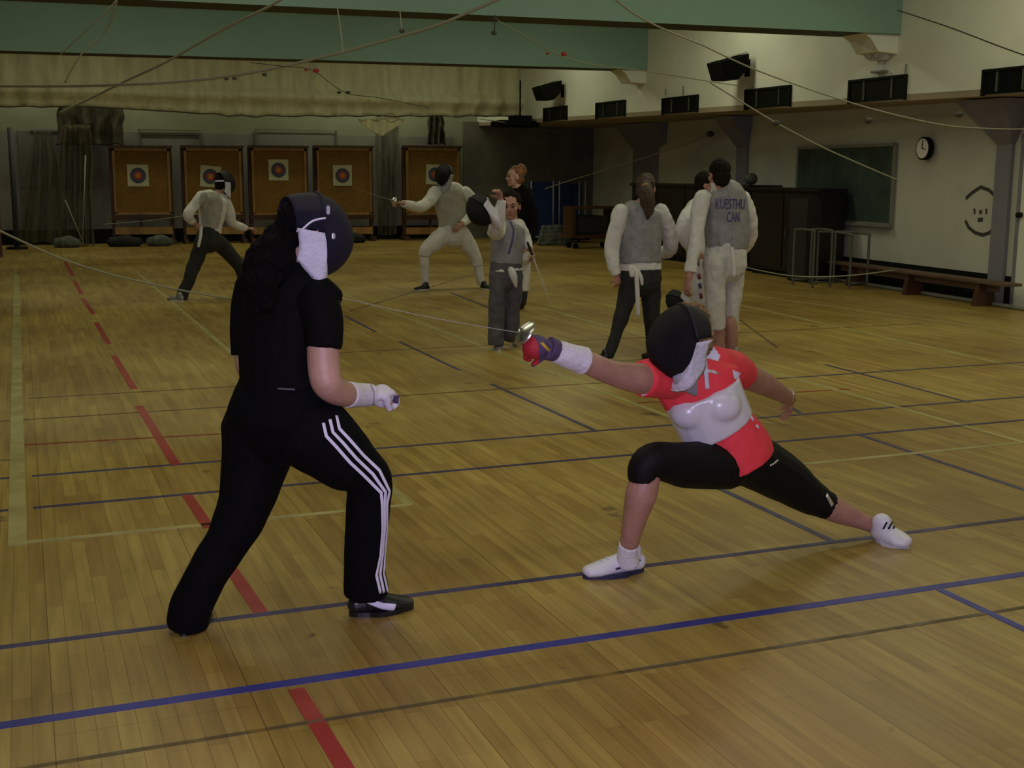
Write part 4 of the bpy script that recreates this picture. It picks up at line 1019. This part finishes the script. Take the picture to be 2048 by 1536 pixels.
# ---- 2. lunging fencer in red, foreground right
SX = (X_ * 1.0 + UP * .0).normalized()
SDr = (X_ * .985 + Z_ * -.10).normalized()
tr = [(1388, 728, 4.20, 52, .7), (1392, 752, 4.18, 88, .56), (1405, 795, 4.17, 78, .64), (1430, 845, 4.17, 72, .68), (1455, 885, 4.17, 73, .72), (1472, 918, 4.17, 72, .76)]
hp = [(1458, 895, 4.18, 70, .74), (1480, 920, 4.18, 66, .72), (1484, 926, 4.18, 62, .7)]
thR = [(1452, 928, 4.16, 52), (1375, 930, 4.10, 47), (1312, 922, 4.05, 38), (1290, 938, 4.05, 35), (1287, 962, 4.05, 31)]
thL = [(1500, 918, 4.22, 56), (1560, 952, 4.25, 50), (1612, 988, 4.27, 38), (1645, 1007, 4.28, 30), (1658, 1012, 4.28, 29)]
shR = [(1292, 930, 4.05, 32), (1288, 965, 4.05, 31), (1282, 990, 4.05, 32), (1270, 1035, 4.09, 25), (1259, 1085, 4.14, 19), (1256, 1118, 4.18, 20)]
shL = [(1640, 1004, 4.28, 28), (1672, 1020, 4.27, 26), (1712, 1037, 4.25, 19), (1742, 1050, 4.24, 15), (1756, 1060, 4.23, 15)]
aR = [(1318, 755, 4.14, 34), (1275, 757, 4.08, 31), (1218, 744, 4.04, 25), (1180, 727, 4.02, 24), (1140, 713, 4.0, 19), (1105, 700, 3.99, 17)]
aL = [(1462, 742, 4.26, 34), (1492, 752, 4.34, 28), (1532, 770, 4.46, 23), (1560, 786, 4.56, 18), (1580, 797, 4.63, 13)]
ac = at(1360, 683, 4.06); aF = (-X_ * .93 + FLATZ * .36 - UP * .12).normalized(); aU = (UP * 1.0 - X_ * .04)
p2 = person(4.2, fl(1420, 1140), 'person lunging in red shirt, white chest protector, black capri tights and fencing mask', 'skin', [shR, shL, aR, aL],
            [(tr, SDr), (hp, SDr), thR, thL], (ac - aF * .02, aF, aU, .95, at(1388, 735, 4.18)), SDr,
            hands=[((at(1581, 797, 4.635), V((.30, .55, -.55)), V((.5, -.6, .5))), dict(curl=16, s=.92, thumb=-1, spread=.16)),
                   ((at(1100, 698, 3.985), V((-.93, .2, .2)), V((.1, -.6, .8))), dict(curl=60, s=.78))], voxel=.0055)
shirt = G('shirt', [(tr[:4] + [(1455, 885, 4.172, 77, .80), (1472, 912, 4.172, 78, .86), (1478, 924, 4.172, 75, .90)], SDr), [(1345, 752, 4.17, 46), (1310, 756, 4.12, 41), (1284, 758, 4.09, 37)], [(1425, 735, 4.2, 44), (1462, 740, 4.26, 40), (1484, 749, 4.31, 33)]], 'red_shirt', p2, voxel=.0055, disp=.004, dscale=.08)
zones(shirt, [('stripe_white', lambda x, y, c: inpoly(x, y, [(1400, 692), (1428, 694), (1440, 712), (1436, 722), (1410, 716)])),
              ('stripe_white', lambda x, y, c: inpoly(x, y, [(1281, 783), (1297, 770), (1300, 774), (1292, 790), (1283, 792)])),
              ('stripe_white', lambda x, y, c: inpoly(x, y, [(1466, 740), (1480, 746), (1478, 760), (1468, 756)]))])
for q in (((1493, 812), (1498, 822)), ((1500, 830), (1506, 842)), ((1512, 850), (1516, 857))): patch('side_dash', shirt, q, .012, 'stripe_white')
patch('reflective_logo', shirt, [(1411, 742), (1424, 743), (1436, 748)], lambda t: .015 - .006 * t, 'reflective', th=.003)
def bust(b):
    for px, py, Y in ((1380, 824, 4.142), (1442, 811, 4.085)):
        ell(b, at(px, py, Y), Z_, UP, .080, .062, .070, seg=28)
prot = G('chest_protector', [([(1403, 783, 4.168, 82, .68), (1416, 815, 4.165, 80, .72), (1432, 850, 4.168, 78, .74), (1437, 860, 4.168, 77, .74)], SDr)], 'plastic_white', p2, voxel=.005, disp=0, smooth=26, extra=bust)
patch('protector_strap', shirt, [(1408, 706), (1411, 740), (1414, 778)], .017, 'bib_white', th=.004)
cap = G('capri_tights', [(hp, SDr, 'round'), thR, thL], 'lycra', p2, voxel=.0055, disp=.003, dscale=.10)
patch('reflective_logo', cap, [(1539, 931), (1547, 927), (1555, 920)], .007, 'reflective', th=.003)
patch('reflective_strip', cap, [(1652, 989), (1658, 1000), (1664, 1011)], .018, 'reflective', th=.003)
b = new(); tube(b, L_([(1258, 1088, 4.14, 20), (1255, 1105, 4.16, 21), (1256, 1125, 4.18, 24)]), cap='flat'); fuse('sock', b, 'sock_white', p2, voxel=.005, smooth=2)
s1 = shoe(p2, fl(1286, 1141), fl(1168, 1150) + V((-.02, -.04, 0)), 'shoe_white', 'sole_dark', 1.12)
patch('shoe_stripe', s1, [(1231, 1138), (1258, 1130), (1280, 1120)], .008, 'sole_dark')
for k in range(4):
    patch('shoe_lace', s1, [(1196 + k * 11, 1117 - k * 5), (1206 + k * 11, 1124 - k * 5)], .006, 'sock_white', th=.004)
s2 = shoe(p2, fl(1752, 1080), fl(1808, 1093) + V((.0, -.03, 0)), 'shoe_white', 'sole_white', 1.12, tilt=V((-.08, -.30, .95)))
for k in range(3): patch('shoe_stripe', s2, [(1766 + k * 10, 1058), (1774 + k * 10, 1044)], .007, 'black_base')
b = new(); tube(b, L_([(1168, 722, 4.01, 29), (1140, 713, 4.0, 26), (1104, 700, 3.99, 23)]), cap='flat'); fuse('wristband', b, 'glove_white', p2, voxel=.004, smooth=2, disp=.002, dscale=.03)
b = new(); gd = V((-.95, .12, .12)).normalized()
tube(b, L_([(1112, 702, 3.99, 23), (1096, 696, 3.985, 25)]), cap='flat')
hand(b, at(1102, 698, 3.985), V((-.95, .15, .08)), V((.0, -.75, .65)), s=.80, curl=68, fat=1.30, spread=0, thumb=-1, thumbcurl=30)
ell(b, at(1072, 694, 3.97), gd, UP, .040, .050, .045)
gv = fuse('glove', b, 'glove_purple', p2, voxel=.004, smooth=4)
zones(gv, [('glove_red', lambda x, y, c: x < 1078 and y > 668 and inpoly(x, y, [(1040, 665), (1062, 668), (1080, 690), (1076, 706), (1098, 712), (1096, 730), (1040, 730)])),
           ('yellow', lambda x, y, c: inpoly(x, y, [(1080, 686), (1085, 684), (1101, 699), (1097, 704)]))])
foil(at(1050, 667, 3.97), at(1050, 667, 3.97) - at(1092, 697, 3.98), .66, 'fencing foil with round silver guard held out by the lunging fencer in red', bd=V((-.93, .2, .20)), grip=.08, br=.0010)
b = new(); wc = at(1574, 792, 4.61); wd_ = (at(1582, 799, 4.64) - at(1560, 785, 4.56)).normalized(); u_ = wd_.orthogonal().normalized(); v_ = wd_.cross(u_)
tube(b, [(wc + (u_ * math.cos(a) + v_ * math.sin(a)) * .031, .006) for a in [2 * math.pi * k / 20 for k in range(21)]], n=8, sub=2); obj('bracelet', b, 'steel', p2, True)
mk2 = mask(p2, ac, aF, aU, .93, 'mesh_black', 'mask_trim', 'bib_white', .045, ca0=8)
b = new(); tube(b, [(at(1366, 738, 4.03), .045, .03), (at(1372, 755, 4.02), .052, .03), (at(1380, 772, 4.02), .034, .025), (at(1390, 788, 4.03), .010, .010)], side=X_, n=14); fuse('lower_bib', b, 'bib_grey', p2, voxel=.005, smooth=3)
for q in ((1364, 649, 4.02), (1386, 653, 4.08)): 
    tt = bvh([o for o in p2.children_recursive if o.name.startswith('crown')] or [mk2]); h = tt.ray_cast(CAM, ray(q[0], q[1]).normalized())
    if h[0] is not None: b = new(); ell(b, h[0], Z_, UP, .006, .004, .006, seg=10); obj('snap', b, 'stripe_white', mk2, True)
b = new(); tube(b, L_([(1370, 622, 4.22, 16), (1394, 628, 4.24, 20), (1405, 658, 4.26, 17), (1410, 690, 4.26, 13)]), cap='round'); tube(b, L_([(1396, 640, 4.22, 14), (1402, 680, 4.23, 14), (1396, 705, 4.24, 8)]), cap='round')
cc = ac - aF * .02; ell(b, cc - aF * .03 + UP * .01, aF, aU, .080, .085, .088)
fuse('hair', b, 'hair_blond', p2, voxel=.005, smooth=1, disp=.016, dscale=.02)

# ---- 3. fencer seen from behind, black trousers, back left
Fb = V((.55, .83, 0)); Sb = V((-.83, .55, 0)); Y = 15.75
to = [(430, 383, Y, 14, .8), (426, 396, Y, 31, .6), (425, 420, Y, 29, .62), (421, 448, Y, 25, .66), (419, 470, Y, 25, .72)]
hi = [(419, 462, Y, 25, .75), (418, 484, Y, 28, .8)]
lL = [(405, 484, Y - .06, 16), (390, 525, Y, 14.5), (377, 560, Y, 13), (361, 598, Y, 12)]
lR = [(436, 484, Y + .1, 16), (462, 512, Y + .2, 14.5), (482, 540, Y + .2, 13), (496, 590, Y + .2, 11.5)]
al = [(404, 394, Y - .05, 13), (388, 412, Y - .1, 11), (377, 428, Y - .15, 10.5), (380, 438, Y - .12, 9), (390, 447, Y - .1, 6.5)]
ar = [(446, 396, Y + .05, 13), (458, 422, Y + .1, 11), (464, 445, Y + .15, 10), (478, 453, Y + .2, 8.5), (493, 457, Y + .25, 6.5)]
c3 = at(446, 366, Y + .05); F3 = V((.85, .5, -.1))
p3 = person(Y, fl(425, 603), 'person seen from behind in white fencing jacket and black trousers before the target stands', 'skin', [], [(to, Sb), (hi, Sb), lL, lR, al, ar], (c3, F3, UP, 1.0, at(432, 392, Y)), Sb,
            hands=[((at(391, 448, Y - .1), V((.5, .2, -.5)), V((-.3, -.9, 0))), dict(curl=40)), ((at(494, 457, Y + .25), V((.9, .3, 0)), UP), dict(curl=60))], voxel=.01)
j3 = G('fencing_jacket', [(to, Sb), al, ar], 'white_cloth_far', p3, voxel=.011, disp=.012, dscale=.12)
zones(j3, [('lame_beige', lambda x, y, c: inpoly(x, y, [(402, 385), (440, 383), (446, 410), (441, 440), (436, 458), (404, 456), (402, 430), (398, 405)]))])
G('trousers', [(hi, Sb, 'round'), lL, lR], 'pants_dark', p3, voxel=.011, disp=.014, dscale=.12)
b = new(); tube(b, L_([(402, 456, Y - .2, 3.5), (401, 472, Y - .24, 3.5), (397, 492, Y - .24, 3)]), n=8); obj('jacket_strap', b, 'white_cloth', p3, True)
shoe(p3, fl(366, 603), fl(366, 603) + V((-.16, .18, 0)), 'shoe_grey', 'sole_white', 1.0)
hh = fl(490, 598); shoe(p3, hh, hh + V((.25, .06, 0)), 'shoe_grey', 'sole_white', 1.0)
mask(p3, at(450, 366, Y + .03), F3, UP, 1.0, 'mesh_black', 'mask_trim', 'bib_white', .05)
hair(p3, 'hair_dark', c3, F3, UP, .96)

# ---- 4. fencer in white facing the camera, back middle
Y = 16.1; S4 = (FLATX * .93 - FLATZ * .3).normalized()
to = [(893, 368, Y, 15, .8), (898, 383, Y, 35, .55), (900, 405, Y, 33, .58), (904, 432, Y, 28, .62), (907, 456, Y, 28, .7)]
hi = [(906, 446, Y, 28, .74), (906, 470, Y, 31, .8)]
lR = [(890, 468, Y, 17), (868, 486, Y - .06, 17), (850, 501, Y - .1, 13), (848, 512, Y - .1, 12)]
lL = [(924, 468, Y, 17), (938, 492, Y, 16), (951, 515, Y, 13), (954, 532, Y, 12)]
kR = [(848, 506, Y - .1, 10), (849, 525, Y - .08, 10), (850, 548, Y - .06, 8.5), (851, 572, Y - .04, 7.5)]
kL = [(953, 522, Y, 10), (957, 540, Y, 9.5), (960, 556, Y, 8.5), (964, 568, Y, 7.5)]
ar = [(870, 386, Y - .05, 14), (858, 402, Y - .15, 12.5), (844, 413, Y - .25, 11.5), (825, 412, Y - .4, 10), (806, 407, Y - .55, 7.5)]
al = [(930, 386, Y, 14), (944, 402, Y + .02, 13), (948, 422, Y, 12), (936, 438, Y - .15, 10), (924, 448, Y - .22, 7.5)]
c4 = at(888, 350, Y - .05); F4 = (FLATZ * .7 - FLATX * .7)
p4 = person(Y, fl(905, 580), 'fencer all in white crouching with arm out before the rightmost target stand', 'skin', [], [(to, S4), (hi, S4), lR, lL, kR, kL, ar, al], (c4, F4, UP, 1.0, at(894, 374, Y)), S4,
            hands=[((at(804, 406, Y - .56), V((-.9, -.2, .1)), UP), dict(curl=55)), ((at(923, 449, Y - .23), V((-.6, -.1, -.5)), V((0, -1, .1))), dict(curl=35))], voxel=.01)
j4 = G('fencing_jacket', [(shr(to, .9, 0), S4), ar, al], 'white_cloth_far', p4, voxel=.011, disp=.012, dscale=.12)
G('metallic_vest', [([(895, 370, Y, 19, .8), (898, 384, Y, 31, .66), (900, 405, Y, 33, .64), (904, 432, Y, 30, .68), (906, 455, Y, 29, .76), (905, 468, Y - .02, 20, 1.1)], S4)], 'lame_beige', p4, voxel=.011, disp=.008, dscale=.12)
G('breeches', [(hi, S4, 'round'), lR, lL], 'breeches_white', p4, voxel=.011, disp=.012, dscale=.12)
for k_ in (kR, kL): G('sock', [k_], 'white_cloth_far', p4, voxel=.01, disp=.005)
h1 = fl(858, 580); shoe(p4, h1, h1 + V((-.22, -.02, 0)), 'shoe_black', 'sole_white', 1.0)
h1 = fl(962, 578); shoe(p4, h1, h1 + V((.12, -.2, 0)), 'shoe_black', 'sole_white', 1.0)
mask(p4, c4, F4, UP, 1.0, 'mesh_black', 'mask_trim', 'bib_grey', .09)
foil(at(788, 401, Y - .62), V((-.75, -.55, .2)), .85, 'fencing foil with small pale guard held by the fencer in white', s=.9)

# ---- 5. boy holding up a mask
Y = 10.27; S5 = FLATX
to = [(1023, 436, Y, 15, .8), (1020, 448, Y, 31, .6), (1016, 470, Y, 33, .62), (1014, 500, Y, 32, .66), (1013, 530, Y, 32, .7)]
hi = [(1012, 522, Y, 31, .75), (1012, 556, Y, 33, .8)]
lR = [(997, 552, Y, 18), (995, 600, Y, 17), (993, 650, Y, 16), (992, 690, Y, 16)]
lL = [(1028, 552, Y, 18), (1026, 600, Y + .02, 17), (1024, 640, Y + .04, 15.5), (1023, 683, Y + .06, 15)]
ar = [(1003, 452, Y, 15), (992, 465, Y - .12, 16), (993, 455, Y - .25, 15), (999, 425, Y - .3, 13), (1003, 400, Y - .32, 9)]
al = [(1038, 450, Y, 13), (1048, 470, Y + .03, 12), (1054, 486, Y, 11), (1060, 499, Y - .08, 8)]
c5 = at(1022, 412, Y - .02); F5 = (FLATZ * .97 - FLATX * .15 - UP * .12)
p5 = person(Y, fl(1008, 702), 'boy in grey metallic vest and baggy grey trousers with one arm raised', 'skin', [], [(to, S5), (hi, S5), lR, lL, ar, al], (c5, F5, UP, 1.02, at(1023, 442, Y)), S5,
            hands=[((at(1002, 400, Y - .32), V((-.35, -.1, .8)), V((.5, .6, 0))), dict(curl=50, s=.9)), ((at(1061, 499, Y - .08), V((.3, -.2, -.7)), V((.6, -.5, 0))), dict(curl=65, s=.9))], voxel=.0075)
face_bits(p5, c5, F5, UP, 1.02)
hair(p5, 'hair_dark', c5, F5, UP, 1.05)
j5 = G('fencing_jacket', [([(s_[0], s_[1], s_[2], s_[3] * .90, s_[4]) for s_ in to] + [(1013, 541, Y, 34, .76)], S5), ar, al], 'white_cloth', p5, voxel=.008, disp=.010, dscale=.08)
v5 = G('metallic_vest', [([(1022, 442, Y, 20, .8), (1019, 452, Y, 31, .68), (1016, 470, Y, 34, .66), (1014, 500, Y, 33.5, .70), (1013, 527, Y, 33, .74)], S5)], 'lame', p5, voxel=.008, disp=.008, dscale=.09)
patch('body_cord', v5, [(1021, 444), (1027, 458), (1026, 475), (1022, 492), (1017, 508)], .014, 'blue_ink', th=.005)
b = new(); tube(b, L_([(1022, 540, Y - .13, 7), (1027, 553, Y - .15, 8), (1032, 573, Y - .14, 3)]), n=10); fuse('crotch_strap', b, 'white_cloth', p5, voxel=.008, smooth=2)
G('trousers', [(hi, S5, 'round'), lR, lL], 'pants_grey', p5, voxel=.008, disp=.012, dscale=.09)
for px, py in ((993, 704), (1027, 696)):
    h_ = fl(px, py - 8); shoe(p5, h_, h_ + V((-.05, -.21, 0)), 'shoe_grey', 'sole_white', .92)
mask(None, at(962, 420, Y - .38), (FLATZ * .35 - FLATX * .55 - UP * .75), (-X_ * .75 + UP * .5), .92, 'mesh_black', 'mask_trim', 'bib_white', .10, free=('black fencing mask with white bib held up by the boy with raised arm', 'fencing mask'))
g5 = at(1063, 506, Y - .12); e5 = at(1102, 608, Y - .1)
foil(g5 + (e5 - g5) * .04, (e5 - g5), (e5 - g5).length * .96, 'pale foil pointing down to the floor in the boy\'s lowered hand', s=.55, blademat='white_cloth', br=.0045)

# ---- 6. person in black behind the boy
Y = 13.28; S6 = (FLATX * .5 + FLATZ * .87).normalized()
to = [(1035, 372, Y, 14, .9), (1039, 386, Y, 31, .8), (1041, 415, Y, 31, .8), (1042, 450, Y, 29, .8), (1043, 492, Y, 29, .8)]
hi = [(1043, 482, Y, 25, .9), (1043, 510, Y, 25, .9)]
l1 = [(1034, 512, Y, 15), (1032, 550, Y, 13), (1032, 582, Y, 11)]; l2 = [(1050, 512, Y + .05, 14), (1049, 550, Y + .05, 12), (1048, 582, Y + .05, 11)]
k1 = [(1032, 575, Y, 9), (1032, 610, Y, 7)]; k2 = [(1048, 575, Y + .05, 9), (1045, 610, Y + .05, 7)]
a1 = [(1052, 392, Y - .1, 15), (1062, 425, Y - .15, 13), (1064, 458, Y - .15, 12), (1056, 484, Y - .2, 9)]
a2 = [(1030, 392, Y + .15, 13), (1025, 430, Y + .2, 12), (1020, 460, Y + .15, 10)]
c6 = at(1029, 354, Y); F6 = (-FLATX * .9 + FLATZ * .35)
p6 = person(Y, fl(1040, 618), 'person with reddish hair in a black top and white breeches standing behind the boy', 'skin_pale', [], [(to, S6), (hi, S6), l1, l2, k1, k2, a1, a2], (c6, F6, UP, .98, at(1036, 376, Y)), S6,
            hands=[((at(1055, 485, Y - .2), V((-.4, -.1, -.6)), V((0, -1, 0))), dict(curl=30)), ((at(1019, 462, Y + .15), V((-.3, 0, -.7)), V((0, -1, 0))), dict(curl=30))], voxel=.009)
face_bits(p6, c6, F6, UP, .98)
hair(p6, 'hair_red', c6, F6, UP, .98, tail=[(1036, 345, Y, 12), (1042, 338, Y, 11), (1046, 343, Y, 8)], disp=.01)
G('black_top', [(to, S6), a1, a2], 'black_cloth', p6, voxel=.01, disp=.01)
G('breeches', [(hi, S6, 'round'), l1, l2], 'breeches_white', p6, voxel=.01, disp=.01)
for k_ in (k1, k2): G('sock', [k_], 'pants_dark', p6, voxel=.009, disp=.004)
for px in (1033, 1047): h_ = fl(px, 617); shoe(p6, h_, h_ + V((-.2, -.08, 0)), 'shoe_black', 'shoe_black', .95)

# ---- 7. ponytailed fencer seen from behind
Y = 9.34; S7 = FLATX
to = [(1284, 404, Y, 16, .8), (1281, 420, Y, 43, .5), (1280, 450, Y, 45, .55), (1279, 490, Y, 42, .6), (1279, 539, Y, 44, .68)]
hi = [(1280, 525, Y, 40, .72), (1281, 562, Y, 43, .76)]
lL = [(1261, 560, Y, 22), (1248, 618, Y, 17), (1233, 662, Y, 13), (1216, 714, Y, 10)]
lR = [(1301, 560, Y, 22), (1303, 620, Y, 18), (1303, 665, Y, 13), (1304, 712, Y, 10)]
al = [(1243, 424, Y, 17), (1231, 460, Y + .02, 16), (1224, 500, Y + .02, 15), (1227, 530, Y - .02, 13), (1233, 550, Y - .04, 10)]
ar = [(1322, 424, Y, 17), (1336, 455, Y + .02, 16), (1341, 490, Y + .05, 15), (1333, 506, Y + .2, 12), (1318, 500, Y + .32, 9)]
c7 = at(1293, 376, Y); F7 = (-FLATZ * .9 + FLATX * .4)
p7 = person(Y, fl(1265, 722), 'person with brown ponytail in grey vest, white jacket and slim black trousers', 'skin', [], [(to, S7), (hi, S7), lL, lR, al, ar], (c7, F7, UP, .95, at(1286, 406, Y)), S7,
            hands=[((at(1234, 551, Y - .04), V((.15, 0, -.9)), V((0, -1, 0))), dict(curl=50, s=.8)), ((at(1317, 500, Y + .33), V((-.3, .9, 0)), UP), dict(curl=50, s=.85))], voxel=.0075)
hair(p7, 'hair_brown', c7, F7, UP, .97, tail=[(1291, 372, Y - .1, 12), (1293, 388, Y - .15, 15), (1296, 408, Y - .15, 14), (1297, 428, Y - .15, 8), (1296, 436, Y - .15, 4)], disp=.008)
b = new(); tube(b, L_([(1284, 374, Y - .125, 4), (1291, 370, Y - .14, 5), (1299, 374, Y - .125, 4)]), n=8); obj('hair_tie', b, 'wood_orange', p7, True)
j7 = G('fencing_jacket', [(shr(to), S7), al, ar], 'white_cloth', p7, voxel=.008, disp=.011, dscale=.08)
v7 = G('metallic_vest', [([(1284, 408, Y, 24, .8), (1281, 420, Y, 40, .60), (1280, 450, Y, 46, .60), (1279, 490, Y, 45, .64), (1279, 524, Y, 45, .70)], S7)], 'lame', p7, voxel=.008, disp=.009, dscale=.10)
G('trousers', [(hi, S7, 'round'), lL, lR], 'pants_dark', p7, voxel=.008, disp=.008, dscale=.09)
for pp_ in ([(1266, 536, Y - .14, 6), (1272, 545, Y - .17, 5), (1275, 590, Y - .18, 4.5), (1276, 628, Y - .17, 4.5)], [(1275, 540, Y - .16, 4), (1282, 555, Y - .18, 4), (1284, 568, Y - .18, 3)], [(1262, 536, Y - .15, 6), (1264, 550, Y - .16, 5)]):
    b = new(); tube(b, L_(pp_), n=8); obj('jacket_strap', b, 'white_cloth', p7, True)
for px, py in ((1214, 724), (1305, 722)): h_ = fl(px, py); shoe(p7, h_, h_ + V((.02, .2, 0)), 'shoe_black', 'shoe_black', .92)

# ---- 8. fencer half hidden behind the tall one
Y = 9.85; S8 = FLATZ
to = [(1408, 392, Y, 13, .8), (1404, 408, Y, 24, .9), (1402, 440, Y, 26, .9), (1402, 480, Y, 25, .9), (1404, 512, Y, 25, .9)]
hi = [(1404, 500, Y, 24, .95), (1404, 530, Y, 24, .95)]
l1 = [(1398, 530, Y - .05, 16), (1396, 570, Y - .05, 15), (1396, 615, Y - .05, 13)]; l2 = [(1412, 530, Y + .1, 16), (1414, 570, Y + .1, 14), (1414, 615, Y + .1, 12)]
k1 = [(1396, 610, Y - .05, 10), (1397, 650, Y - .05, 9), (1397, 690, Y - .05, 7)]; k2 = [(1414, 610, Y + .1, 10), (1414, 650, Y + .1, 9), (1414, 688, Y + .1, 7)]
a1 = [(1390, 412, Y - .12, 16), (1370, 442, Y - .2, 15), (1365, 466, Y - .22, 14), (1378, 490, Y - .2, 12), (1392, 505, Y - .18, 9)]
a2 = [(1412, 410, Y + .15, 14), (1416, 450, Y + .2, 13), (1425, 480, Y + .2, 10)]
c8 = at(1413, 370, Y); F8 = (FLATX * .95 + FLATZ * .2)
p8 = person(Y, fl(1402, 700), 'person in white mostly hidden behind the tall fencer with blue lettering', 'skin', [], [(to, S8), (hi, S8), l1, l2, k1, k2, a1, a2], (c8, F8, UP, .92, at(1408, 396, Y)), S8,
            hands=[((at(1393, 506, Y - .18), V((.7, -.1, -.3)), V((0, -1, .2))), dict(curl=40, s=.85)), ((at(1426, 481, Y + .2), V((.7, 0, -.3)), V((0, -1, .2))), dict(curl=40, s=.85))], voxel=.008)
face_bits(p8, c8, F8, UP, .92)
hair(p8, 'hair_dark', c8, F8, UP, .95)
G('fencing_jacket', [(to, S8), a1, a2], 'white_cloth', p8, voxel=.009, disp=.010, dscale=.08)
br8 = G('breeches', [(hi, S8, 'round'), l1, l2], 'breeches_white', p8, voxel=.009, disp=.010, dscale=.08)
for k_ in (k1, k2): G('sock', [k_], 'white_cloth', p8, voxel=.008, disp=.004)
for px in (1399, 1415): h_ = fl(px, 700); shoe(p8, h_, h_ + V((.2, -.02, 0)), 'shoe_grey', 'sole_white', .9)

# ---- 9. tall fencer with lettering on the back
Y = 9.15; S9 = FLATX
to = [(1437, 372, Y, 16, .8), (1443, 388, Y, 45, .5), (1449, 420, Y, 48, .52), (1452, 460, Y, 46, .56), (1452, 504, Y, 44, .64)]
hi = [(1452, 492, Y, 42, .68), (1450, 532, Y, 45, .74)]
lL = [(1430, 528, Y - .03, 25), (1430, 570, Y - .04, 22), (1431, 620, Y - .04, 19), (1433, 657, Y - .03, 18)]
lR = [(1469, 528, Y + .04, 24), (1467, 570, Y + .06, 20), (1463, 620, Y + .06, 17), (1461, 663, Y + .06, 16)]
kL = [(1435, 645, Y, 14), (1436, 668, Y, 14), (1437, 695, Y, 12), (1438, 722, Y, 10)]; kR = [(1461, 645, Y, 13), (1463, 668, Y, 14), (1463, 695, Y, 12), (1466, 718, Y, 9)]
al = [(1404, 396, Y, 17), (1397, 435, Y - .03, 16.5), (1390, 480, Y - .06, 15), (1385, 515, Y - .1, 13), (1381, 545, Y - .12, 12)]
alb = [(1382, 535, Y - .12, 8), (1378, 556, Y - .13, 7)]
ar = [(1484, 398, Y, 18), (1496, 435, Y + .02, 17), (1499, 470, Y + .08, 15), (1488, 497, Y + .2, 12), (1470, 500, Y + .3, 9)]
c9 = at(1437, 350, Y); F9 = (-FLATZ * .93 - FLATX * .35 - UP * .12)
p9 = person(Y, fl(1452, 722), 'tall person in white breeches and grey vest with blue letters on the back', 'skin', [kL, kR, alb], [(to, S9), (hi, S9), lL, lR, al, ar], (c9, F9, UP, 1.0, at(1438, 376, Y)), S9,
            hands=[((at(1377, 558, Y - .13), V((-.15, 0, -.9)), V((-.9, -.2, 0))), dict(curl=32)), ((at(1469, 500, Y + .31), V((-.5, .8, 0)), UP), dict(curl=50, s=.85))], voxel=.0075)
hair(p9, 'hair_dark', c9, F9, UP, 1.04)
j9 = G('fencing_jacket', [(shr(to, .88, 0), S9), al, ar, [(1437, 376, Y, 17), (1436, 364, Y, 15)]], 'white_cloth', p9, voxel=.008, disp=.011, dscale=.08)
v9 = G('metallic_vest', [([(1438, 372, Y, 22, .8), (1445, 386, Y, 41, .60), (1452, 420, Y, 46, .57), (1454, 460, Y, 46, .60), (1454, 498, Y, 44, .68)], S9)], 'lame', p9, voxel=.008, disp=.008, dscale=.10)
G('breeches', [(hi, S9, 'round'), lL, lR], 'breeches_white', p9, voxel=.008, disp=.011, dscale=.08)
b = new(); tube(b, L_([(1464, 498, Y - .18, 4), (1466, 520, Y - .19, 5), (1467, 550, Y - .19, 5)]), n=8); obj('jacket_strap', b, 'white_cloth', p9, True)
patch('back_zip', v9, [(1456, 376), (1461, 395), (1466, 415), (1468, 445), (1466, 490)], .008, 'bib_grey')
for k, (x, y) in enumerate(((1394, 527), (1398, 553), (1400, 572), (1402, 592), (1404, 612))): patch('side_button', br8, [(x - 1.5, y - 5), (x + 1.5, y + 5)], .03, 'red_button' if k % 2 else 'blue_ink', th=.004)
def lettering(txt, px, py, hgt, wd, target):
    c = bpy.data.curves.new('letters', 'FONT'); c.body = txt; c.align_x = 'CENTER'; c.size = 1; o = bpy.data.objects.new('letters', c); col.objects.link(o)
    dg = bpy.context.evaluated_depsgraph_get(); dg.update(); me = bpy.data.meshes.new_from_object(o.evaluated_get(dg)); bpy.data.objects.remove(o)
    b = new(); b.from_mesh(me); bmesh.ops.triangulate(b, faces=b.faces[:]); bmesh.ops.subdivide_edges(b, edges=[e for e in b.edges if e.calc_length() > .15], cuts=1)
    xs = [v.co.x for v in b.verts]; ys = [v.co.y for v in b.verts]; w_ = max(xs) - min(xs); h_ = max(ys) - min(ys); t = bvh([target]); P0 = at(px, py, 9.0); k = mpp(P0)
    for v in b.verts:
        p = P0 + FLATX * ((v.co.x - (max(xs) + min(xs)) / 2) / w_ * wd * k) + UP * ((v.co.y - min(ys)) / h_ - .5) * hgt * k
        h = t.ray_cast(p + FLATZ * .5, -FLATZ); v.co = (h[0] if h[0] is not None else p) + FLATZ * .004
    ex = bmesh.ops.extrude_face_region(b, geom=b.faces[:]); bmesh.ops.translate(b, vec=FLATZ * .003, verts=[v for v in ex['geom'] if isinstance(v, bmesh.types.BMVert)])
    obj('lettering', b, 'blue_ink', target)
lettering('KUESTHU', 1463, 408, 20, 60, v9); lettering('CAN', 1468, 434, 20, 26, v9)
shoe(p9, fl(1440, 726), fl(1440, 726) + V((-.08, .24, 0)), 'shoe_grey', 'sole_white', 1.0)
shoe(p9, fl(1468, 722), fl(1468, 722) + V((.17, .14, 0)), 'shoe_grey', 'sole_white', 1.0)
mask(None, at(1356, 604, 8.95), (-UP * .8 + FLATZ * .4 - FLATX * .3), (-FLATX * .9 + UP * .3), .72, 'mesh_black', 'mask_trim', 'bib_grey', .04, free=('black fencing mask hanging from the tall fencer\'s left hand', 'fencing mask'))
